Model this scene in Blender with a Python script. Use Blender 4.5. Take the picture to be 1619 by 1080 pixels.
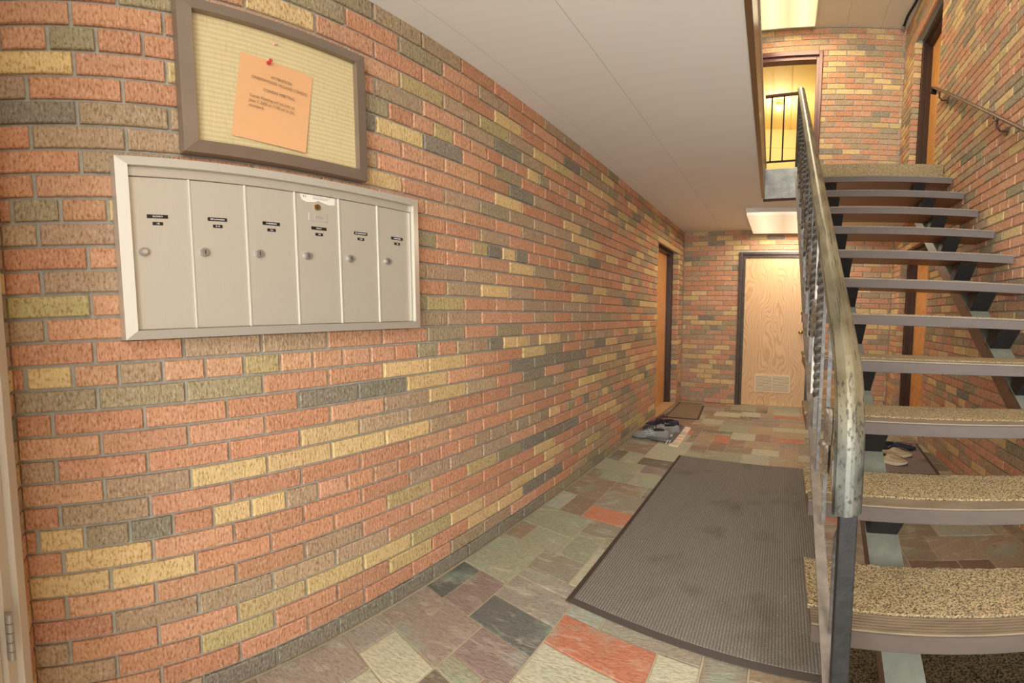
import bpy, bmesh, math, random
from mathutils import Vector, Matrix
random.seed(7)
sc = bpy.context.scene
COL = sc.collection
for o in list(bpy.data.objects):
    bpy.data.objects.remove(o)

# ------------------------------------------------------------------ camera
CX, CZ = 1.04687, 1.19457
YAW, PITCH, ROLL = 0.542497, -0.067946, -0.004705
FX, ASP, U0, V0 = 791.888, 0.741127, -1.5141, -0.51715
W, H = 1619.0, 1080.0
_f = Vector((-math.sin(YAW) * math.cos(PITCH), math.cos(YAW) * math.cos(PITCH), math.sin(PITCH)))
_r = Vector((math.cos(YAW), math.sin(YAW), 0))
_u = _r.cross(_f)
_r2 = math.cos(ROLL) * _r + math.sin(ROLL) * _u
_u2 = -math.sin(ROLL) * _r + math.cos(ROLL) * _u
cam = bpy.data.cameras.new('camera')
cam_ob = bpy.data.objects.new('camera', cam)
COL.objects.link(cam_ob)
M = Matrix((_r2, _u2, -_f)).transposed().to_4x4()
M.translation = Vector((CX, 0, CZ))
cam_ob.matrix_world = M
cam.type = 'PANO'
cam.panorama_type = 'CENTRAL_CYLINDRICAL'
cam.central_cylindrical_range_u_min = (-W / 2 - U0) / FX
cam.central_cylindrical_range_u_max = (W / 2 - U0) / FX
cam.central_cylindrical_range_v_min = -(H / 2 - V0) / (FX * ASP)
cam.central_cylindrical_range_v_max = (H / 2 + V0) / (FX * ASP)
cam.central_cylindrical_radius = 1.0
cam.clip_start = 0.02
cam.clip_end = 100
sc.camera = cam_ob

# ------------------------------------------------------------------ world, lights, exposure
wd = bpy.data.worlds.new('world')
sc.world = wd
wd.use_nodes = True
bg = wd.node_tree.nodes['Background']
bg.inputs[0].default_value = (0.965, 0.985, 1.0, 1)
bg.inputs[1].default_value = 4.2
sc.view_settings.view_transform = 'Standard'
sc.view_settings.look = 'None'
sc.view_settings.exposure = -0.25
sc.view_settings.gamma = 1.0
sc.view_settings.use_curve_mapping = False
sc.cycles.max_bounces = 10
sc.cycles.diffuse_bounces = 6
sc.cycles.use_denoising = True


def area_light(name, loc, rot, sx, sy, power, col=(1, 1, 1)):
    l = bpy.data.lights.new(name, 'AREA')
    l.shape = 'RECTANGLE'
    l.size, l.size_y = sx, sy
    l.energy = power
    l.color = col
    o = bpy.data.objects.new(name, l)
    COL.objects.link(o)
    o.location = loc
    o.rotation_euler = rot
    return o


# added fill lamp behind the camera, standing in for daylight from the entrance
area_light('entrance_fill', (1.10, -1.4, 1.35), (math.radians(97), 0, 0), 1.9, 2.6, 100, (0.96, 0.98, 1.0))
# added fill lamp up in the stairwell, evening out its brightness
area_light('stairwell_fill', (1.5, -0.9, 3.7), (math.radians(88), 0, 0), 1.1, 1.9, 70, (1.0, 0.97, 0.92))


# ------------------------------------------------------------------ helpers
def lin(c):
    return tuple((v / 12.92 if v <= 0.04045 else ((v + 0.055) / 1.055) ** 2.4) for v in c)


def rgb(r, g, b):
    return lin((r / 255.0, g / 255.0, b / 255.0))


def camproj(p):
    d = Vector(p) - Vector((CX, 0, CZ))
    a, b, c = d.dot(_r2), d.dot(_u2), d.dot(_f)
    h = math.hypot(a, c) + 1e-9
    return W / 2 + U0 + FX * math.atan2(a, c), H / 2 + V0 - FX * ASP * b / h, h


def inframe(p, m=10):
    x, y, h = camproj(p)
    return -m < x < W + m and -m < y < H + m


def slope(Y):
    return 0.27 - 0.018 * Y


def WY(x, Y):          # cross lines of the hall run a little askew
    return Y - slope(Y) * x


def props(o, label=None, cat=None, group=None, kind=None):
    if label: o['label'] = label
    if cat: o['category'] = cat
    if group: o['group'] = group
    if kind: o['kind'] = kind
    return o


def empty(name, loc=(0, 0, 0), label=None, cat=None, group=None, kind=None, parent=None):
    o = bpy.data.objects.new(name, None)
    COL.objects.link(o)
    o.location = loc
    if parent: o.parent = parent
    o.empty_display_size = 0.05
    return props(o, label, cat, group, kind)


class MB:
    def __init__(s):
        s.v, s.f, s.c, s.sm = [], [], [], []
        s.col = None

    def add(s, vs, fs, smooth=False):
        n = len(s.v)
        s.v += [tuple(v) for v in vs]
        for f in fs:
            s.f.append(tuple(n + i for i in f))
            s.c.append(s.col)
            s.sm.append(smooth)
        return s

    def box(s, a, b, bevel=0):
        x0, y0, z0 = a
        x1, y1, z1 = b
        return s.hexa([(x0, y0, z0), (x1, y0, z0), (x1, y1, z0), (x0, y1, z0), (x0, y0, z1), (x1, y0, z1), (x1, y1, z1), (x0, y1, z1)])

    def hexa(s, p):
        return s.add(p, [(0, 3, 2, 1), (4, 5, 6, 7), (0, 1, 5, 4), (1, 2, 6, 5), (2, 3, 7, 6), (3, 0, 4, 7)])

    def prism(s, poly, z0, z1):          # poly ccw in xy
        n = len(poly)
        vs = [(x, y, z0) for x, y in poly] + [(x, y, z1) for x, y in poly]
        fs = [tuple(range(n - 1, -1, -1)), tuple(range(n, 2 * n))]
        fs += [(i, (i + 1) % n, n + (i + 1) % n, n + i) for i in range(n)]
        return s.add(vs, fs)

    def tube(s, pts, r, n=8, caps=True, smooth=True, closed=False):
        pts = [Vector(p) for p in pts]
        rings = []
        ref = None
        m = len(pts)
        for i, p in enumerate(pts):
            if closed:
                t = (pts[(i + 1) % m] - pts[i - 1]).normalized()
            else:
                t = (pts[min(i + 1, m - 1)] - pts[max(i - 1, 0)]).normalized()
            if ref is None:
                ref = Vector((0, 0, 1)) if abs(t.z) < 0.9 else Vector((1, 0, 0))
            a = ref - t * ref.dot(t)
            a.normalize()
            b = t.cross(a)
            ref = a
            rr = r[i] if isinstance(r, (list, tuple)) else r
            rings.append([p + a * math.cos(2 * math.pi * k / n) * rr + b * math.sin(2 * math.pi * k / n) * rr for k in range(n)])
        return s.loft(rings, caps, smooth, closed)

    def loft(s, rings, caps=True, smooth=True, closed=False):
        n = len(rings[0])
        vs = [v for r in rings for v in r]
        fs = []
        m = len(rings)
        for i in range(m if closed else m - 1):
            j = (i + 1) % m
            for k in range(n):
                fs.append((i * n + k, i * n + (k + 1) % n, j * n + (k + 1) % n, j * n + k))
        s.add(vs, fs, smooth)
        if caps and not closed:
            s.add(rings[0], [tuple(range(n - 1, -1, -1))])
            s.add(rings[-1], [tuple(range(n))])
        return s

    def sweep(s, pts, prof, side, caps=True, smooth=False):
        """prof: list of (a,b); a along 'side' vector, b along normal (side x tangent)"""
        pts = [Vector(p) for p in pts]
        side = Vector(side).normalized()
        rings = []
        for i, p in enumerate(pts):
            t = (pts[min(i + 1, len(pts) - 1)] - pts[max(i - 1, 0)]).normalized()
            nrm = side.cross(t).normalized()
            rings.append([p + side * a + nrm * b for a, b in prof])
        return s.loft(rings, caps, smooth)

    def twist(s, p0, p1, w, turns, seg=None):
        p0, p1 = Vector(p0), Vector(p1)
        t = (p1 - p0).normalized()
        a = Vector((1, 0, 0)) - t * t.x
        a.normalize()
        b = t.cross(a)
        seg = seg or max(8, int(turns * 10))
        rings = []
        for i in range(seg + 1):
            ang = 2 * math.pi * turns * i / seg + math.pi / 4
            p = p0.lerp(p1, i / seg)
            rings.append([p + (a * math.cos(ang + k * math.pi / 2) + b * math.sin(ang + k * math.pi / 2)) * w * 0.707 for k in range(4)])
        return s.loft(rings, True, False)

    def cyl(s, c, axis, r, h, n=20, r2=None):
        c, axis = Vector(c), Vector(axis).normalized()
        r2 = r if r2 is None else r2
        a = axis.orthogonal().normalized()
        b = axis.cross(a)
        R = lambda q, p: [p + (a * math.cos(2 * math.pi * k / n) + b * math.sin(2 * math.pi * k / n)) * q for k in range(n)]
        return s.loft([R(r, c), R(r2, c + axis * h)], True, False)

    def sphere(s, c, r, nu=16, nv=10, sc3=(1, 1, 1)):
        c = Vector(c)
        rings = []
        for j in range(nv + 1):
            th = math.pi * (0.02 + 0.96 * j / nv)
            rings.append([c + Vector((math.sin(th) * math.cos(2 * math.pi * k / nu) * r * sc3[0], math.sin(th) * math.sin(2 * math.pi * k / nu) * r * sc3[1], -math.cos(th) * r * sc3[2])) for k in range(nu)])
        return s.loft(rings, True, True)

    def mesh(s, name, mat):
        me = bpy.data.meshes.new(name)
        me.from_pydata(s.v, [], s.f)
        if mat: me.materials.append(mat)
        if any(s.sm):
            me.polygons.foreach_set('use_smooth', s.sm)
        if any(c is not None for c in s.c):
            at = me.color_attributes.new('bcol', 'FLOAT_COLOR', 'CORNER')
            data = []
            for p, c in zip(me.polygons, s.c):
                c = c or (0.5, 0.5, 0.5)
                data += [c[0], c[1], c[2], 1.0] * p.loop_total
            at.data.foreach_set('color', data)
        me.update()
        return me

    def build(s, name, mat, parent=None, label=None, cat=None, group=None, kind=None, bevel=0):
        o = bpy.data.objects.new(name, s.mesh(name, mat))
        COL.objects.link(o)
        if parent: o.parent = parent
        if bevel:
            b = o.modifiers.new('bevel', 'BEVEL')
            b.width = bevel
            b.segments = 2
            b.limit_method = 'ANGLE'
        return props(o, label, cat, group, kind)


# ------------------------------------------------------------------ materials
def newmat(name):
    m = bpy.data.materials.new(name)
    m.use_nodes = True
    nt = m.node_tree
    b = nt.nodes['Principled BSDF']
    return m, nt, b


def N(nt, t, **kw):
    n = nt.nodes.new(t)
    for k, v in kw.items():
        if k in n.inputs:
            n.inputs[k].default_value = v
        else:
            setattr(n, k, v)
    return n


def pos(nt, scale=(1, 1, 1), obj=False):
    mp = nt.nodes.new('ShaderNodeMapping')
    mp.inputs['Scale'].default_value = scale
    if obj:
        nt.links.new(nt.nodes.new('ShaderNodeTexCoord').outputs['Object'], mp.inputs['Vector'])
    else:
        nt.links.new(nt.nodes.new('ShaderNodeNewGeometry').outputs['Position'], mp.inputs['Vector'])
    return mp.outputs[0]


def ramp(nt, fac, stops):
    r = nt.nodes.new('ShaderNodeValToRGB')
    while len(r.color_ramp.elements) < len(stops):
        r.color_ramp.elements.new(0.5)
    for e, (p, c) in zip(r.color_ramp.elements, stops):
        e.position = p
        e.color = (c[0], c[1], c[2], 1) if isinstance(c, (tuple, list)) else (c, c, c, 1)
    nt.links.new(fac, r.inputs[0])
    return r.outputs[0]


def mixc(nt, a, b, fac, mode='MIX'):
    m = nt.nodes.new('ShaderNodeMix')
    m.data_type = 'RGBA'
    m.blend_type = mode
    m.clamp_factor = True
    for s, i in ((fac, 0), (a, 6), (b, 7)):
        if isinstance(s, (int, float)):
            m.inputs[i].default_value = s
        elif isinstance(s, (tuple, list)):
            m.inputs[i].default_value = (s[0], s[1], s[2], 1)
        else:
            nt.links.new(s, m.inputs[i])
    return m.outputs[2]


def noise(nt, vec, scale, detail=3, rough=0.6, dist=0):
    n = nt.nodes.new('ShaderNodeTexNoise')
    n.inputs['Scale'].default_value = scale
    n.inputs['Detail'].default_value = detail
    n.inputs['Roughness'].default_value = rough
    n.inputs['Distortion'].default_value = dist
    nt.links.new(vec, n.inputs['Vector'])
    return n.outputs[0]


def bump(nt, b, h, strength, dist=0.002):
    bp = nt.nodes.new('ShaderNodeBump')
    bp.inputs['Strength'].default_value = strength
    bp.inputs['Distance'].default_value = dist
    nt.links.new(h, bp.inputs['Height'])
    nt.links.new(bp.outputs[0], b.inputs['Normal'])


def simple(name, col, rough=0.5, metal=0.0, spec=None, nscale=0, namp=0.1, bstr=0, bscale=None, stretch=(1, 1, 1)):
    m, nt, b = newmat(name)
    b.inputs['Base Color'].default_value = (*col, 1)
    b.inputs['Roughness'].default_value = rough
    b.inputs['Metallic'].default_value = metal
    if spec is not None: b.inputs['Specular IOR Level'].default_value = spec
    if nscale:
        n = noise(nt, pos(nt, stretch), nscale, 4)
        dk = tuple(c * (1 - namp) for c in col)
        lt = tuple(min(1, c * (1 + namp)) for c in col)
        nt.links.new(ramp(nt, n, [(0.3, dk), (0.7, lt)]), b.inputs['Base Color'])
    if bstr:
        bump(nt, b, noise(nt, pos(nt, stretch), bscale or nscale, 3), bstr)
    return m


def brick_mat(name, mode, axis):
    """mode 'obj' -> object colour, 'attr' -> colour attribute; axis: which world axis runs along the wall"""
    m, nt, b = newmat(name)
    if mode == 'obj':
        base = nt.nodes.new('ShaderNodeObjectInfo').outputs['Color']
    else:
        a = nt.nodes.new('ShaderNodeAttribute')
        a.attribute_name = 'bcol'
        base = a.outputs['Color']
    st = (1, 1, 0.42)
    v = pos(nt, st)
    n1 = noise(nt, v, 170, 3, 0.6)                     # bark-like face
    n2 = noise(nt, pos(nt, (1, 1, 0.10)), 110, 2, 0.5)  # vertical rake marks
    n3 = noise(nt, pos(nt), 22, 3, 0.6)                 # blotches of firing colour
    c = mixc(nt, base, (0.62, 0.58, 0.52), ramp(nt, n3, [(0.45, 0.0), (0.78, 0.35)]), 'MULTIPLY')
    hgt = N(nt, 'ShaderNodeMath', operation='ADD')
    nt.links.new(n1, hgt.inputs[0])
    k = N(nt, 'ShaderNodeMath', operation='MULTIPLY')
    nt.links.new(n2, k.inputs[0])
    k.inputs[1].default_value = 0.6
    nt.links.new(k.outputs[0], hgt.inputs[1])
    c = mixc(nt, c, (0.58, 0.53, 0.47), ramp(nt, n1, [(0.36, 0.9), (0.47, 0.0)]), 'MULTIPLY')  # pits darkened in the colour, painted shade on top of the bump
    c = mixc(nt, c, (1.0, 0.92, 0.80), ramp(nt, n1, [(0.55, 0.0), (0.72, 0.22)]))  # raised spots lightened in the colour as painted highlights
    nt.links.new(c, b.inputs['Base Color'])
    b.inputs['Roughness'].default_value = 0.9
    b.inputs['Specular IOR Level'].default_value = 0.2
    bump(nt, b, hgt.outputs[0], 1.0, 0.0032)
    return m


MB_OBJ = brick_mat('brick_face', 'obj', 1)
MB_ATT = brick_mat('brick_face_joined', 'attr', 1)
M_MORTAR = simple('mortar', rgb(166, 162, 148), 0.95, nscale=60, namp=0.14, bstr=0.6, bscale=300)
M_CEIL = simple('ceiling_paint', rgb(222, 220, 213), 0.6, nscale=1.2, namp=0.02, bstr=0.05, bscale=400)
M_CEIL2 = simple('upper_ceiling_paint', rgb(205, 196, 176), 0.6, nscale=1.2, namp=0.02)
M_SEAM = simple('ceiling_seam', rgb(222, 216, 204), 0.7)
M_YELLOW = simple('yellow_wall_paint', rgb(238, 218, 158), 0.7)
M_ALU = simple('brushed_aluminium', rgb(206, 200, 184), 0.42, 0.45, nscale=90, namp=0.03, stretch=(1, 12, 0.15))
M_ALUF = simple('satin_aluminium_frame', rgb(206, 200, 186), 0.38, 0.5)
M_DARKSLOT = simple('black_label_tape', rgb(28, 24, 20), 0.5)
M_WHITE = simple('white_lettering', rgb(235, 232, 224), 0.6)
M_BRASS = simple('brass', rgb(176, 150, 96), 0.3, 0.9)
M_BRONZE = simple('bronze_frame', rgb(134, 118, 102), 0.35, 0.35, nscale=8, namp=0.08)
M_PAPER = simple('orange_paper', rgb(220, 168, 118), 0.85)
M_INK = simple('grey_ink', rgb(132, 112, 84), 0.8)
M_PIN = simple('red_plastic', rgb(196, 60, 50), 0.3)
M_DARKTRIM = simple('dark_brown_steel', rgb(74, 56, 48), 0.32, 0.2, nscale=20, namp=0.15)
M_GREYFRAME = simple('worn_grey_steel', rgb(96, 88, 82), 0.3, 0.4, nscale=16, namp=0.2)
M_BLACK = simple('black_painted_steel', rgb(30, 28, 26), 0.55, 0.0, 0.3, nscale=70, namp=0.4, bstr=0.25, bscale=160)
M_IRON = simple('worn_black_iron', rgb(80, 75, 68), 0.42, 0.4, nscale=45, namp=0.5, bstr=0.3, bscale=120)
M_STRINGER = simple('brown_painted_steel', rgb(110, 80, 60), 0.45, nscale=10, namp=0.15)
M_PLATE = simple('dusty_grey_steel', rgb(96, 95, 80), 0.75, nscale=30, namp=0.15)
M_NOSE = simple('dark_taupe_tread', rgb(76, 64, 55), 0.6, nscale=25, namp=0.12, stretch=(0.25, 1, 1))
M_UNDER = simple('varnished_tread_wood', rgb(112, 70, 40), 0.35, nscale=14, namp=0.25, stretch=(0.12, 1, 1))
M_RIB = simple('ribbed_brown_vinyl', rgb(118, 102, 80), 0.5, nscale=30, namp=0.2, stretch=(0.3, 1, 1))
M_METALW = simple('white_painted_metal', rgb(214, 206, 192), 0.45)
M_HINGE = simple('steel_hinge', rgb(176, 172, 168), 0.35, 0.7)
M_PANEL = simple('scuffed_dark_panel', rgb(178, 180, 172), 0.55, nscale=14, namp=0.3, bstr=0.2, bscale=60)
M_GROUND = simple('concrete', rgb(214, 212, 204), 0.9)  # unseen ground outside, made pale to bounce light up to the ceiling
M_TAN = simple('tan_suede', rgb(196, 178, 142), 0.9, nscale=60, namp=0.08)
M_SOLE = simple('cream_sole', rgb(222, 210, 182), 0.7)
M_GREYSHOE = simple('grey_mesh_fabric', rgb(136, 134, 128), 0.85, nscale=300, namp=0.25, bstr=0.3, bscale=500)
M_GREYSOLE = simple('grey_foam_sole', rgb(132, 128, 120), 0.7)
M_DARKIN = simple('dark_lining', rgb(30, 28, 30), 0.9)
M_PURPLE = simple('dark_purple_fabric', rgb(62, 48, 74), 0.85)
M_NAVY = simple('navy_fabric', rgb(44, 52, 66), 0.85)
M_LACE = simple('black_lace', rgb(34, 32, 36), 0.8)
M_STRIPE = simple('pale_grey_overlay', rgb(196, 198, 196), 0.5)
M_TRAY = simple('dark_grey_tray', rgb(98, 94, 90), 0.6)
M_RUBBER = simple('brown_black_rubber', rgb(72, 62, 54), 0.6)


def carpet_mat(name, c1, c2, c3, scale=330, bs=1.0, stretch=(1, 1, 1), dist=0.004):
    m, nt, b = newmat(name)
    v = pos(nt, stretch)
    n = noise(nt, v, scale, 2, 0.6)
    c = ramp(nt, n, [(0.36, c3), (0.48, c2), (0.62, c1)])
    big = noise(nt, pos(nt), 5, 3)
    c = mixc(nt, c, (0.72, 0.68, 0.62), ramp(nt, big, [(0.5, 0.0), (0.75, 0.55)]), 'MULTIPLY')
    nt.links.new(c, b.inputs['Base Color'])
    b.inputs['Roughness'].default_value = 0.95
    b.inputs['Specular IOR Level'].default_value = 0.1
    bump(nt, b, n, bs, dist)
    return m


M_CARPET = carpet_mat('tan_loop_carpet', rgb(180, 158, 118), rgb(142, 122, 90), rgb(70, 63, 50), 270)
def ribbed_mat(name, c1, c2, ribs, ax):
    m, nt, b = newmat(name)
    wv = nt.nodes.new('ShaderNodeTexWave')
    wv.bands_direction = ax
    wv.inputs['Scale'].default_value = ribs
    wv.inputs['Distortion'].default_value = 0.6
    nt.links.new(pos(nt), wv.inputs['Vector'])
    n = noise(nt, pos(nt), 320, 2, 0.6)
    big = noise(nt, pos(nt), 3.2, 3, 0.55)
    c = mixc(nt, c1, c2, ramp(nt, n, [(0.38, 1.0), (0.58, 0.0)]))
    c = mixc(nt, c, tuple(v * 0.6 for v in c2), ramp(nt, wv.outputs[0], [(0.25, 0.55), (0.6, 0.0)]))
    c = mixc(nt, c, (0.62, 0.58, 0.50), ramp(nt, big, [(0.56, 0.0), (0.70, 0.65)]), 'MULTIPLY')
    nt.links.new(c, b.inputs['Base Color'])
    b.inputs['Roughness'].default_value = 0.95
    b.inputs['Specular IOR Level'].default_value = 0.1
    hh = N(nt, 'ShaderNodeMath', operation='MULTIPLY_ADD')
    nt.links.new(wv.outputs[0], hh.inputs[0])
    hh.inputs[1].default_value = 0.8
    nt.links.new(n, hh.inputs[2])
    bump(nt, b, hh.outputs[0], 1.0, 0.003)
    return m


M_MAT = ribbed_mat('grey_ribbed_mat', rgb(160, 152, 138), rgb(120, 113, 102), 34, 'X')
M_MATB = carpet_mat('brown_door_mat', rgb(170, 148, 120), rgb(136, 116, 92), rgb(74, 62, 50), 200)
M_MATR = ribbed_mat('grey_brown_door_mat', rgb(176, 158, 142), rgb(128, 114, 104), 22, 'Y')
M_MATO = carpet_mat('olive_brown_mat', rgb(124, 110, 80), rgb(92, 80, 58), rgb(44, 38, 30), 170)


def oak_mat(name, light, dark, axis_scale, sc=7, rough=0.35, gl=0.5):
    m, nt, b = newmat(name)
    n0 = noise(nt, pos(nt, (1, 1, 0.35)), 3.2, 2, 0.5)
    d = nt.nodes.new('ShaderNodeVectorMath')
    d.operation = 'MULTIPLY_ADD'
    cb = nt.nodes.new('ShaderNodeCombineXYZ')
    nt.links.new(n0, cb.inputs[0])
    nt.links.new(cb.outputs[0], d.inputs[0])
    d.inputs[1].default_value = (0.55, 0, 0)
    nt.links.new(pos(nt, axis_scale), d.inputs[2])
    wv = nt.nodes.new('ShaderNodeTexWave')
    wv.wave_type = 'BANDS'
    wv.bands_direction = 'X'
    wv.inputs['Scale'].default_value = sc
    wv.inputs['Distortion'].default_value = 5.0
    wv.inputs['Detail'].default_value = 4
    wv.inputs['Detail Scale'].default_value = 2.2
    nt.links.new(d.outputs[0], wv.inputs['Vector'])
    fine = noise(nt, pos(nt, (1, 1, 0.03)), 240, 2)
    c = ramp(nt, wv.outputs[0], [(0.05, dark), (0.4, light), (0.9, tuple(min(1, x * 1.05) for x in light))])
    c = mixc(nt, c, (0.84, 0.76, 0.66), ramp(nt, fine, [(0.5, 0.0), (0.7, gl)]), 'MULTIPLY')
    nt.links.new(c, b.inputs['Base Color'])
    b.inputs['Roughness'].default_value = rough
    return m


M_OAK = oak_mat('oak_veneer', rgb(218, 182, 138), rgb(204, 164, 120), (1, 1, 0.10), 13)
M_OAKO = oak_mat('orange_varnished_veneer', rgb(222, 160, 92), rgb(206, 144, 80), (1, 1, 0.02), 12, 0.3)


def slate_mat(name, mode):
    m, nt, b = newmat(name)
    if mode == 'obj':
        base = nt.nodes.new('ShaderNodeObjectInfo').outputs['Color']
    else:
        a = nt.nodes.new('ShaderNodeAttribute')
        a.attribute_name = 'bcol'
        base = a.outputs['Color']
    n1 = noise(nt, pos(nt, (1, 2.2, 1)), 9, 5, 0.6, 0.8)
    n2 = noise(nt, pos(nt, (1.5, 3, 1)), 40, 4, 0.6, 0.5)
    n3 = noise(nt, pos(nt), 6, 4, 0.55)
    c = mixc(nt, base, (0.70, 0.68, 0.64), ramp(nt, n2, [(0.38, 0.75), (0.55, 0.0)]), 'MULTIPLY')
    c = mixc(nt, c, rgb(150, 170, 146), ramp(nt, n3, [(0.54, 0.0), (0.68, 0.45)]))
    c = mixc(nt, c, rgb(208, 198, 172), ramp(nt, n1, [(0.54, 0.0), (0.70, 0.45)]))
    nt.links.new(c, b.inputs['Base Color'])
    b.inputs['Roughness'].default_value = 0.48
    bump(nt, b, n2, 0.8, 0.004)
    return m


M_SLATE = slate_mat('slate', 'obj')
M_SLATEJ = slate_mat('slate_joined', 'attr')
M_GROUT = simple('tan_grout', rgb(184, 166, 136), 0.9, nscale=80, namp=0.1)


def emis(name, col, strength):
    m, nt, b = newmat(name)
    b.inputs['Base Color'].default_value = (*col, 1)
    b.inputs['Emission Color'].default_value = (*col, 1)
    b.inputs['Emission Strength'].default_value = strength
    b.inputs['Roughness'].default_value = 0.5
    return m


# ------------------------------------------------------------------ brick walls
PAL = {
    'R': rgb(196, 144, 110), 'O': rgb(200, 152, 118), 'B': rgb(176, 150, 120), 'Y': rgb(210, 180, 128),
    'G': rgb(160, 145, 114), 'K': rgb(140, 131, 112), 'L': rgb(186, 167, 118),
}
WT = 'RRRRROOOOBBBBBYYYYGGGLK'
WT2 = 'RRRRRROOOOOOBBBBBBYYYYYGGK'
C = 0.0677
JT = 0.0095


def bcolor(k, rnd):
    c = PAL[k]
    j = 1 + rnd.uniform(-0.09, 0.09)
    return tuple(max(0.01, v * j * (1 + rnd.uniform(-0.03, 0.03))) for v in c)


_bm_cache = {}


def brick_mesh(w, h, key):
    """front face looks along +n (local y = depth, local x = along wall, local z up); origin at face centre"""
    k = (round(w, 4), round(h, 4), key)
    if k in _bm_cache: return _bm_cache[k]
    e = 0.0028
    d = 0.018
    m = MB()
    a, b_ = w / 2, h / 2
    vs = [(-a, -d, -b_), (a, -d, -b_), (a, -d, b_), (-a, -d, b_),
          (-a, -e, -b_), (a, -e, -b_), (a, -e, b_), (-a, -e, b_),
          (-a + e, 0, -b_ + e), (a - e, 0, -b_ + e), (a - e, 0, b_ - e), (-a + e, 0, b_ - e)]
    fs = [(0, 1, 5, 4), (1, 2, 6, 5), (2, 3, 7, 6), (3, 0, 4, 7), (4, 5, 9, 8), (5, 6, 10, 9), (6, 7, 11, 10), (7, 4, 8, 11), (8, 9, 10, 11)]
    m.add(vs, fs)
    me = m.mesh('brick', MB_OBJ)
    _bm_cache[k] = (me, vs, fs)
    return _bm_cache[k]


def lay_bricks(wall, org, ud, nd, rows, u_range, pitch, phase, holes, colfn, hrows=(), limit=300, seed=1, hphase=0.25, zoff=0.0):
    """org: point at u=0,z=0; ud unit along, nd unit outward normal"""
    rnd = random.Random(seed)
    org, ud, nd = Vector(org), Vector(ud).normalized(), Vector(nd).normalized()
    R = Matrix((ud, nd, Vector((0, 0, 1)))).transposed().to_4x4()
    bricks = []
    for row in rows:
        z0 = (row - 1) * C + JT / 2 + zoff
        z1 = row * C - JT / 2 + zoff
        zc = (z0 + z1) / 2
        if row in hrows:
            p, ph = pitch / 2, phase + pitch * hphase
        else:
            p, ph = pitch, phase + (0 if row % 2 else pitch / 2)
        k0 = int(math.floor((u_range[0] - ph) / p)) - 1
        k = k0
        idx = 0
        while ph + k * p < u_range[1]:
            a, b_ = ph + k * p + JT / 2, ph + (k + 1) * p - JT / 2
            a, b_ = max(a, u_range[0]), min(b_, u_range[1])
            k += 1
            if b_ - a < 0.012: continue
            segs = [(a, b_)]
            for (h0, h1, hz0, hz1) in holes:
                if zc > hz0 and zc < hz1:
                    ns = []
                    for s0, s1 in segs:
                        if s1 <= h0 or s0 >= h1: ns.append((s0, s1)); continue
                        if s0 < h0 - 0.012: ns.append((s0, h0 - 0.001))
                        if s1 > h1 + 0.012: ns.append((h1 + 0.001, s1))
                    segs = ns
            for s0, s1 in segs:
                key = colfn(row, idx, rnd)
                bricks.append((row, s0, s1, z0, z1, bcolor(key, rnd), rnd.uniform(-0.0012, 0.0012)))
            idx += 1
    sized = []
    for b_ in bricks:
        cpos = org + ud * ((b_[1] + b_[2]) / 2) + Vector((0, 0, (b_[3] + b_[4]) / 2))
        x, y, hd = camproj(cpos)
        vis = inframe(cpos, 15)
        d = Vector((CX, 0, CZ)) - cpos
        sz = (b_[2] - b_[1]) * (b_[4] - b_[3]) * abs(d.normalized().dot(nd)) / d.length_squared
        sized.append((sz if vis else sz * 1e-4, b_, cpos, vis))
    sized.sort(key=lambda t: -t[0])
    top = [t for t in sized if t[3]][:limit]
    ids = set(id(t[1]) for t in top)
    for _, b_, cpos, _v in top:
        me, _, _ = brick_mesh(b_[2] - b_[1], b_[4] - b_[3], 0)
        o = bpy.data.objects.new('brick', me)
        o.color = (*b_[5], 1)
        o.parent = wall
        o.matrix_world = Matrix.Translation(cpos + nd * b_[6]) @ R
        COL.objects.link(o)
    rest = MB()
    for _, b_, cpos, _v in sized:
        if id(b_) in ids: continue
        _, vs, fs = brick_mesh(b_[2] - b_[1], b_[4] - b_[3], 0)
        rest.col = b_[5]
        o3 = cpos + nd * b_[6]
        rest.add([o3 + ud * v[0] + nd * v[1] + Vector((0, 0, v[2])) for v in vs], fs)
    if rest.v:
        rest.build('brickwork', MB_ATT, wall, kind='stuff')


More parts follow.
